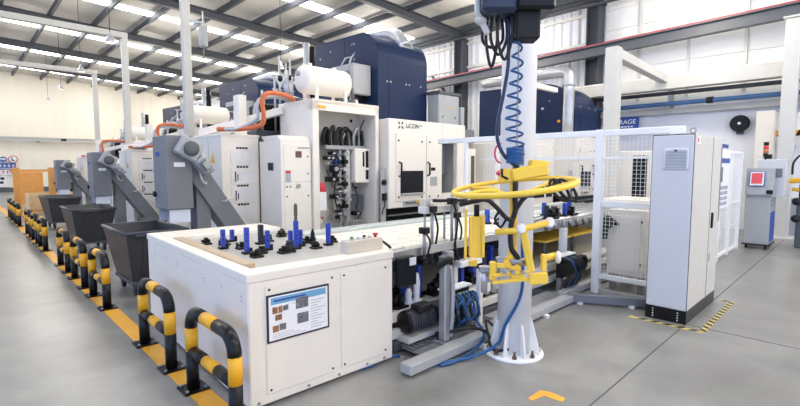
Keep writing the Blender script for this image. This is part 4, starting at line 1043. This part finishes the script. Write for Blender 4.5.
MB().tube([hp(.0,1.56,df=-.05),hp(-.005,1.45,df=-.06),hp(.0,1.36,df=-.06),hp(-.03,1.25,df=-.06),hp(-.025,1.1,df=-.06),hp(.02,1.03,df=-.05),hp(.04,1.0,df=-.02)],.019,9,smooth=5).build('cable_harness', RUBBER, ld)
MB().tube([hp(-.4,1.405,df=-.12),hp(-.3,1.43,df=-.14),hp(-.22,1.44,df=-.14),hp(-.15,1.39,df=-.12),hp(-.07,1.31,df=-.09),hp(-.02,1.29,df=-.07)],.016,9,smooth=5).build('cable_harness', RUBBER, ld)
MB().tube([hp(0,1.36,df=-.06),hp(.06,1.45,df=-.07),hp(.16,1.5,df=-.08),hp(.25,1.51,df=-.06),hp(.28,1.57,df=-.05)],.016,9,smooth=5).build('cable_harness', RUBBER, ld)
for (a_,b_) in (((.3,1.58),(.42,1.42)),((.26,1.56),(.36,1.44))): MB().tube([hp((a_[0]+b_[0])/2+.085*cos(k*PI/8)*.75+.03*sin(k*PI/8),(a_[1]+b_[1])/2-.07*cos(k*PI/8)+.03*sin(k*PI/8),df=-.05) for k in range(16)],.011,7,True).build('cable_coil', RUBBER, ld)
MB().obox(hp(.05,1.46,df=-.08),(.14,.03,.02),RF,.003).build('cross_bar', DGREY, ld)
# left guard plates
g = MB(); g.obox(hp(-.27,1.17,df=-.05),(.085,.02,.3),RF,.004); g.obox(hp(-.225,1.18,df=-.06),(.02,.05,.3),RF,.004); g.obox(hp(-.315,1.18,df=-.06),(.014,.05,.28),RF,.004); g.obox(hp(-.345,1.19,df=-.05),(.016,.04,.36),RF,.004); g.build('guard_plate', YEL2, ld)
MB().cyl(hp(-.27,1.32,df=-.05),hp(-.27,1.4,df=-.05),.02).build('bolt', BLACK, ld)
MB().tube([hp(-.35,1.4,df=.04),hp(-.2,1.44,df=.06),hp(-.02,1.45)],.012,8).build('support_arm', YEL2, ld)
# handle bar with white end caps
MB().tube([hp(-.14,1.21,df=-.08),hp(.02,1.22,df=-.07),hp(.24,1.27,df=-.03)],.023,10).build('handle_bar', YEL2, ld)
for (x,z,f) in ((.035,1.235,-.1),(.255,1.27,-.04)): MB().lathe(hp(x,z,df=f+.02),R_*.5-F_*.85,[(.025,-.02),(.036,-.012),(.037,.012),(.028,.022)],18).build('end_cap', WHITE, ld)
mb = MB(); mb.bar(hp(.05,1.25,df=-.05),hp(.12,.93,df=-.07),.045,.05,.006); mb.build('swing_arm', YEL2, ld)
mb = MB(); mb.bar(hp(.0,1.1,df=-.02),hp(-.02,.93,df=-.02),.05,.04,.006); mb.bar(hp(-.06,1.0,df=-.02),hp(.1,.98,df=-.02),.03,.05,.006); mb.build('fork', YEL2, ld)
mb = MB(); mb.obox(hp(.16,.885,df=-.1),(.13,.03,.08),RF @ Matrix.Rotation(-.08,3,'Y'),.005); mb.build('clamp_plate', YEL2, ld)
mb = MB(); mb.bar(hp(-.16,.9,df=-.08),hp(.1,.93,df=-.08),.03,.022,.004); mb.bar(hp(-.16,.85,df=-.08),hp(.1,.875,df=-.08),.03,.022,.004); mb.build('slide_rail', YEL2, ld)
mb = MB(); mb.obox(hp(-.15,.93,df=-.05),(.045,.05,.13),RF,.008); mb.obox(hp(-.1,.97,df=-.06),(.06,.04,.035),RF,.005); mb.obox(hp(.22,.98,df=-.02),(.03,.05,.12),RF,.004); mb.obox(hp(-.28,.97,df=.02),(.06,.04,.045),RF,.006); mb.build('gripper_jaw', YEL2, ld)
mb = MB(); mb.obox(hp(-.02,.965,df=-.03),(.15,.035,.05),RF @ Matrix.Rotation(.3,3,'Y'),.005); mb.build('carriage_plate', YEL2, ld)
MB().obox(hp(.02,.9,df=-.06),(.1,.05,.05),RF,.006).build('carriage', YEL2, ld)
for x_ in (-.08,-.02,.05): MB().cyl(hp(x_,.93,df=-.09),hp(x_,.93,df=-.12),.014,n=10).build('bolt', STEEL, ld)
MB().obox(hp(-.1,1.0,df=-.04),(.05,.05,.05),RF,.005).build('hinge', STEEL, ld)
mb = MB(); mb.tube([hp(.22,1.0,df=.02),hp(.32,1.02,df=.04)],.024,10); mb.build('handle_bar', YEL2, ld)
MB().lathe(hp(.33,1.01,df=.03),R_-F_*.3,[(.02,-.01),(.045,0),(.045,.02),(.025,.03)],16).build('end_cap', CREAM, ld)
for x in (-.2, -.13): MB().cyl(hp(x,.76,df=0),hp(x,.93,df=0),.024,n=14).build('air_cylinder', ALU, ld)
MB().obox(hp(-.165,.93),(.15,.07,.04),RF,.006).build('cylinder_block', STEEL, ld)
MB().tube([hp(-.02,.98,df=-.03),hp(.03,1.0,df=-.03),hp(.07,.97,df=-.03)],.03,8).build('knuckle', STEEL, ld)
MB().tube([hp(-.1,1.36,df=-.04),hp(-.14,1.3,df=-.05),hp(-.1,1.24,df=-.05),hp(-.06,1.3,df=-.05)],.009,6,smooth=5).build('cable', RUBBER, ld)

# ------------------------------------------------------------------ mesh fence
FX = 6.0
fn = thing('mesh_fence', 'white wire mesh safety fence between the conveyor and grey cabinet', 'fence', (FX,2.4,0))
for y in (2.45,):
    MB().box(FX-.05,FX+.05,y-.05,y+.05,0,2.135,.006).build('post', WHITE, fn)
for y in (4.62, 1.62): MB().box(FX-.03,FX+.03,y-.03,y+.03,0,2.05,.005).build('post', WHITE, fn)
MB().box(FX-.03,FX+.03,1.5,5.2,2.05,2.13,.005).build('top_rail', WHITE, fn)
MB().box(FX-.02,FX+.02,1.5,4.3,1.76,1.79).build('mid_rail', WHITE, fn)
MB().box(FX-.04,FX+.04,1.5,2.4,1.14,1.22,.005).build('mid_rail', WHITE, fn)
MB().box(FX-.03,FX+.03,1.5,2.4,.2,.26,.005).build('bottom_rail', WHITE, fn)
MB().box(FX-.03,FX+.03,1.5,2.4,.0,.06,.005).build('bottom_rail', LGREY, fn)
MB().box(FX-.02,FX+.02,3.55,3.6,1.2,2.06).build('post', WHITE, fn)
def mesh(x, y0, y1, z0, z1, p_=.05, r=.0022, axis='y'):
    mb = MB(); k = y0
    while k <= y1:
        mb.box(*((x-r,x+r,k-r,k+r) if axis=='y' else (k-r,k+r,x-r,x+r)), z0, z1); k += p_
    z = z0
    while z <= z1:
        mb.box(*((x-r,x+r,y0,y1) if axis=='y' else (y0,y1,x-r,x+r)), z-r, z+r); z += p_
    return mb
mesh(FX,1.5,2.4,.26,1.14).build('wire_mesh', WHITE, fn); mesh(FX,1.5,2.4,1.22,2.05).build('wire_mesh', WHITE, fn); mesh(FX,2.5,4.27,1.3,2.05).build('wire_mesh', WHITE, fn)
# cream box unit behind the fence
bu = thing('control_unit', 'cream box unit standing on feet behind the wire mesh', 'control unit', (6.6,2.1,0))
MB().box(6.25,7.1,1.95,2.42,.22,1.1,.015).build('body', CREAM, bu)
dots(MB(), [(6.25,2.0,.95),(6.25,2.0,.4)], .02, (-1,0,0)).build('lock', BLACK, bu)
MB().box(6.23,6.25,2.0,2.38,.3,1.02,.004).build('door', CREAM, bu)
for x in (6.35,7.0):
    for y in (2.0,2.36): MB().box(x-.04,x+.04,y-.04,y+.04,0,.22).build('leg', STEEL, bu)
for k in range(4): MB().tube([(6.26,2.38-.03*k,.98-.03*k),(6.17,2.42-.04*k,.98-.02*k),(6.12,2.46-.03*k,.92-.02*k),(6.16,2.5,.84-.03*k),(6.27,2.44,.8-.03*k)],.028,7,smooth=4).build('cable', RUBBER, bu)
# equipment seen through the mesh: cream enclosures
def cream_unit(x0,x1,y0,y1,z1,label,wins,name='machine_enclosure'):
    t0 = thing(name, label, 'machine enclosure', ((x0+x1)/2,y0,0)); MB().box(x0,x1,y0,y1,.05,z1,.015).build('body', CREAM, t0)
    MB().box(x0+.03,x1-.03,y0+.03,y1-.03,0,.05).build('plinth', DGREY, t0)
    d = MB().box(x0+.06,x1-.06,y0-.012,y0,.2,z1-.15,.004).build('door', CREAM, t0)
    for (a,b,c,e,m) in wins: MB().box(x0+a,x0+b,y0-.02,y0-.012,c,e).build('window' if m is GLASSD else 'panel', m, t0)
    dots(MB(), [(x0+.1,y0-.012,z1-.22),(x1-.1,y0-.012,z1-.22),(x0+.1,y0-.012,.4),(x1-.1,y0-.012,.4)], .02).build('screw', INK, t0)
    return t0
cream_unit(7.95,8.55,6.3,7.6,2.06,'cream enclosure with vents just right of the nearest machining centre',[(.15,.3,1.2,1.5,LGREY),(.4,.52,.9,1.9,DGREY),(.1,.35,.95,1.0,RED)])
cream_unit(8.75,9.5,5.9,7.2,2.2,'plain cream enclosure directly left of the white pole',[(.2,.6,1.7,1.9,LGREY)])
cream_unit(9.7,10.9,5.6,7.2,2.35,'wide cream enclosure with dark low window right of the white pole',[(.15,.7,.9,1.15,GLASSD),(.8,1.1,.9,1.2,GLASSD),(.2,.5,1.6,2.0,CREAM)])
cream_unit(9.0,9.9,2.6,3.6,1.05,'low cream unit behind the mesh right of the fence post',[(.1,.4,.5,.9,LGREY)])
q_ = cream_unit(10.9,11.5,3.35,4.05,2.0,'cream cabinet with dark tall window behind the mesh',[(.1,.5,.7,1.8,LGREY)])
MB().box(10.885,10.9,3.42,3.72,.75,1.9).build('window', GLASSD, q_)
o = MB().tube([(7.6,4.5,.9),(7.6,4.5,1.9),(7.5,4.5,1.97),(7.1,4.6,1.97)],.02,8).build('cable_conduit', BLACK); tag(o, 'thin black conduit bent over above the conveyor right of the pole', 'conduit')
MB().box(7.55,7.65,4.45,4.55,.86,.9).build('foot', BLACK, o)
# vertical duct beside right navy housing
o = MB().tube([(11.9,5.75,2.46),(11.9,5.75,3.95),(11.9,5.85,4.15),(11.9,6.2,4.2),(11.9,8.5,4.2)],.14,14,smooth=3).build('extraction_duct', GALV); tag(o, 'pale vertical air duct with elbow beside the right navy housing', 'duct')
MB().cyl((11.9,5.75,3.8),(11.9,5.75,3.87),.17).build('collar', GALV, o)
# small cream frame at top left of pole
o = MB().box(9.45,9.6,5.9,6.05,2.2,3.75,.01).bar((9.52,5.97,3.68),(11.6,5.97,3.68),.12,.12).build('pipe_frame', CREAM); tag(o, 'cream post and arm frame behind the white pole, left side', 'frame')
o = MB().box(8.6,9.3,6.9,7.6,2.06,2.55,.01).build('machine_roof_box', MGREY); tag(o, 'grey box on the enclosures right of the nearest machine', 'box')

# ------------------------------------------------------------------ tall grey cabinet
gc = thing('control_cabinet', 'tall light grey control cabinet with vent standing on black plinth', 'cabinet', (6.0,1.45,0))
GX0,GX1,GY0,GY1 = 5.42,6.66,1.26,1.65
MB().box(GX0,GX1,GY0,GY1,.14,2.0,.006).build('body', PALE, gc)
MB().box(GX0-.02,GX0,GY0+.004,GY1-.004,.15,1.99,.006).build('door', mat('door_grey', (212,213,216), .4, var=.01), gc)
mb = MB(); mb.box(GX0-.012,GX0+.004,GY0-.002,GY0+.006,.14,2.0); mb.box(GX0-.012,GX0+.004,GY1-.004,GY1+.002,.14,2.0); mb.box(GX0-.012,GX0+.004,GY0,GY1,1.99,2.002); mb.build('door_seal', DGREY, gc)
pb = MB().box(GX0+.0,GX1,GY0-.0,GY1+.01,.0,.14,.004).build('plinth', BLACK, gc)
dots(MB(), [(GX0,GY0+.08,.03+.027*k) for k in range(4)]+[(GX0,GY1-.07,.03+.027*k) for k in range(4)], .007, (-1,0,0)).build('bolt', PAPER, pb)
vt = MB().box(GX0-.035,GX0-.02,GY0+.045,GY0+.27,1.635,1.855,.004).build('vent', mat('vent_frame', (226,228,230), .4), gc)
mb = MB()
for k in range(12): mb.box(GX0-.042,GX0-.035,GY0+.06,GY0+.255,1.65+.0155*k,1.658+.0155*k)
mb.build('louver', LGREY, vt); MB().ell((GX0-.04,GY0+.16,1.83),.012,.015,.012).build('latch', INK, vt)
mb = MB(); mb.tube([(GX0+.04,GY0+.03+.025*cos(k*PI/8),2.035+.025*sin(k*PI/8)) for k in range(16)],.007,6,True); mb.cyl((GX0+.04,GY0+.03,2.0),(GX0+.04,GY0+.03,2.012),.02,n=10); mb.build('lifting_eye', STEEL, gc)
mb = MB(); mb.box(6.2,6.206,GY0-.003,GY0,.14,2.0); mb.build('panel_gap', DGREY, gc)
MB().box(GX0+.08,GX0+.2,GY0-.003,GY0,1.9,1.98).build('label_plate', PAPER, gc); MB().box(GX0+.1,GX0+.14,GY0-.005,GY0-.003,1.915,1.965).build('label_mark', RED, gc)
mb = MB(); mb.box(6.27,6.31,GY0-.02,GY0,.95,1.13,.005); mb.build('handle', BLACK, gc); MB().box(6.26,6.32,GY0-.012,GY0,.56,.66,.003).build('lock', PALE, gc)
mb = MB(); mb.box(6.62,6.662,GY0-.004,GY0,1.0,1.9); mb.build('edge_strip', MGREY, gc)

# ------------------------------------------------------------------ notice boards and low fence along X
lf = thing('safety_fence', 'white rail and mesh fence running back from the grey cabinet to terminal', 'fence', (9,1.8,0))
for x in (7.0,8.3,9.45,10.3,11.2): MB().box(x-.03,x+.03,1.77,1.83,0,1.95,.005).build('post', WHITE, lf)
for z in (.06,1.9): MB().box(7.0,11.2,1.78,1.82,z,z+.05).build('rail', WHITE, lf)
MB().box(7.0,11.2,1.785,1.815,.95,.99).build('rail', WHITE, lf)
mesh(1.8,7.0,11.2,.12,1.9,.06,.002,'x').build('wire_mesh', WHITE, lf)
nb = thing('notice_board', 'white notice board with blue heading hung on the fence beyond the cabinet', 'board', (9.3,1.72,1.0))
MB().box(8.7,9.8,1.73,1.78,.95,1.95,.004).build('panel', PAPER, nb)
MB().box(8.75,9.75,1.722,1.73,1.72,1.8).build('blue_band', INKB, nb); MB().box(8.7,8.78,1.722,1.73,1.5,1.8).build('red_yellow_tag', RED, nb)
mb = MB(); mb.box(9.0,9.25,1.722,1.73,1.4,1.65); mb.build('photo', PHOTO2, nb)
mb = MB()
for k in range(4):
    for j in range(3): mb.box(8.85+.3*j,9.08+.3*j,1.722,1.73,1.0+.09*k,1.06+.09*k)
mb.build('sheet', INKG, nb)
nb2 = thing('notice_board', 'white sign with dark blue heading above the fence behind the terminal', 'board', (11.9,2.3,1.8))
MB().box(11.2,12.6,2.28,2.32,1.55,2.15).build('panel', PAPER, nb2); MB().box(11.2,12.6,2.27,2.28,2.07,2.15).build('heading_band', INKB, nb2)
mb = MB()
for k in range(3): mb.box(11.3,12.4,2.272,2.28,1.7+.1*k,1.74+.1*k)
mb.build('printed_line', INKG, nb2)
for x in (11.3,12.5): MB().box(x-.02,x+.02,2.3,2.34,0,1.55).build('leg', WHITE, nb2)

# ------------------------------------------------------------------ operator terminal
ot = thing('operator_terminal', 'grey operator terminal on castors with a red screen and signal tower', 'terminal', (11.8,1.5,0))
MB().box(11.5,12.2,1.33,1.74,.1,1.1,.01).build('lower_cabinet', LGREY, ot)
MB().prism([(11.42,1.3,1.1),(11.42,1.74,1.1),(11.5,1.74,1.62),(11.5,1.3,1.62)],(.16,0,0)).build('panel_housing', LGREY, ot)
MB().box(11.68,12.2,1.15,1.6,1.05,1.8,.01).build('upper_cabinet', mat('terminal_grey', (204,206,206), .4), ot)
sc = MB().prism([(11.405,1.44,1.27),(11.405,1.68,1.27),(11.455,1.68,1.56),(11.455,1.44,1.56)],(.02,0,0)).build('screen_frame', INKB, ot)
sc1 = MB().prism([(11.4,1.45,1.285),(11.4,1.67,1.285),(11.448,1.67,1.55),(11.448,1.45,1.55)],(.01,0,0)).build('screen_border', PAPER, ot)
MB().prism([(11.398,1.475,1.32),(11.398,1.645,1.32),(11.436,1.645,1.53),(11.436,1.475,1.53)],(.006,0,0)).build('screen', SCREEN, ot)
MB().box(11.4,11.5,1.3,1.4,1.12,1.2,.01).build('card_reader', BLACK, ot)
MB().box(11.66,11.68,1.2,1.38,1.45,1.62).build('keyboard_panel', MGREY, ot)
MB().box(11.55,12.15,1.325,1.33,.15,.75).build('side_panel', INKB, ot)
dots(MB(), [(11.55,1.33,.98),(11.55,1.33,.9)], .03).build('socket', BLACK, ot)
stw = MB().cyl((11.85,1.5,1.8),(11.85,1.5,1.86),.02).build('tower_base', BLACK, ot)
for k,m in enumerate((BLACK,AMBER,RED,BLACK)): MB().cyl((11.85,1.5,1.86+.075*k),(11.85,1.5,1.93+.075*k),.045,n=14).build('tower_segment', m, stw)
for x in (11.56,12.14):
    for y in (1.38,1.69): MB().cyl((x,y-.015,.045),(x,y+.015,.045),.045).build('castor', RUBBER, ot)
MB().box(11.48,12.22,1.31,1.76,.08,.1).build('base_frame', BLACK, ot)
# machine at far right
rm = thing('press_machine', 'cream machine with yellow and black guard bar at the right edge', 'machine', (14.3,1.0,0))
MB().box(14.15,14.6,1.66,2.02,0,3.0,.01).build('column', CREAM, rm)
MB().box(14.5,14.6,-.2,1.66,.9,2.95,.005).build('back_panel', WHITE, rm)
gb = MB().box(14.25,14.31,-.1,1.64,2.38,2.52).build('guard_bar', YELL, rm)
for k in range(9): MB().prism([(14.245,1.62-.17*k,2.38),(14.245,1.55-.17*k,2.38),(14.245,1.48-.17*k,2.52),(14.245,1.55-.17*k,2.52)],(-.004,0,0)).build('guard_stripe', BLACK, gb)
for y0 in (1.55,1.4): MB().tube([(14.4,y0,2.4),(14.38,y0-.02,2.15),(14.38,y0-.08,2.0),(14.4,y0-.12,2.15)],.012,6,smooth=5).build('cable', DGREY, rm)
MB().box(14.15,14.6,-.2,1.66,0,.9,.01).build('base', LGREY, rm)
MB().box(14.0,14.15,1.66,1.8,1.85,1.95).build('switch_box', BLACK, rm)
ra = thing('gripper_arm', 'yellow arm with black tooling reaching in at the right edge', 'arm', (12.3,.85,0))
MB().box(12.2,12.5,.7,1.0,0,.9,.02).build('base', DGREY, ra); MB().box(12.22,12.48,.72,.98,.9,1.35,.02).build('housing', BLACK, ra)
MB().bar((12.3,.7,1.42),(12.25,1.15,1.36),.12,.1,.02).build('upper_arm', YELL, ra); MB().bar((12.25,1.1,1.2),(12.3,.8,1.15),.08,.07,.02).build('lower_arm', YELL, ra)
MB().tube([(12.2,1.1,1.5),(12.15,1.08,1.75),(12.2,.95,1.9),(12.25,.85,1.7)],.02,7,smooth=5).build('cable', RUBBER, ra)
for z in (.6,.95): MB().ell((12.18,1.0,z),.08,.08,.08).build('joint', RUBBER, ra)

# ------------------------------------------------------------------ light
w = bpy.data.worlds.new('world'); SC.world = w; w.use_nodes = True
nt = w.node_tree; bg = nt.nodes['Background']
tc = nt.nodes.new('ShaderNodeTexCoord'); sp = nt.nodes.new('ShaderNodeSeparateXYZ'); nt.links.new(tc.outputs['Generated'], sp.inputs[0])
mr = nt.nodes.new('ShaderNodeMapRange'); mr.inputs['From Min'].default_value = -.7; mr.inputs['From Max'].default_value = .3
nt.links.new(sp.outputs['X'], mr.inputs['Value'])
rp = nt.nodes.new('ShaderNodeValToRGB')
rp.color_ramp.elements[0].color = (.54,.77,1.4,1); rp.color_ramp.elements[1].color = (1.0,.88,.72,1)
nt.links.new(mr.outputs[0], rp.inputs['Fac']); nt.links.new(rp.outputs['Color'], bg.inputs['Color'])
bg.inputs['Strength'].default_value = 1.8
# added fill points under the roof, without fixtures, standing in for hall lamps
def area(P, size, power, col=(1,.96,.9)):
    l = bpy.data.lights.new('high_bay_fill', 'AREA'); l.shape = 'DISK'; l.size = size; l.energy = power; l.color = col
    o = bpy.data.objects.new('high_bay_fill', l); COL.objects.link(o); o.location = P
def bay(P, power, col=(1,.93,.83)):
    l = bpy.data.lights.new('high_bay_fill', 'POINT'); l.shadow_soft_size = .35; l.energy = power; l.color = col
    o = bpy.data.objects.new('high_bay_fill', l); COL.objects.link(o); o.location = P
for x in (2.6, 7., 12.3):
    for y in (-2.5, 3.3, 8.9, 14.1, 19.6, 25., 31., 36.): bay((x,y,5.7), (230 if y < 0 else 150 if y < 28 else 80)*(1.5 if x > 12 else 1.25 if x > 6 else .9))
SC.view_settings.view_transform = 'Standard'; SC.view_settings.look = 'None'
SC.view_settings.exposure = -0.18; SC.view_settings.gamma = 1.0; SC.view_settings.use_curve_mapping = False
SC.cycles.use_denoising = True
SC.cycles.max_bounces = 8; SC.cycles.diffuse_bounces = 5; SC.cycles.glossy_bounces = 3
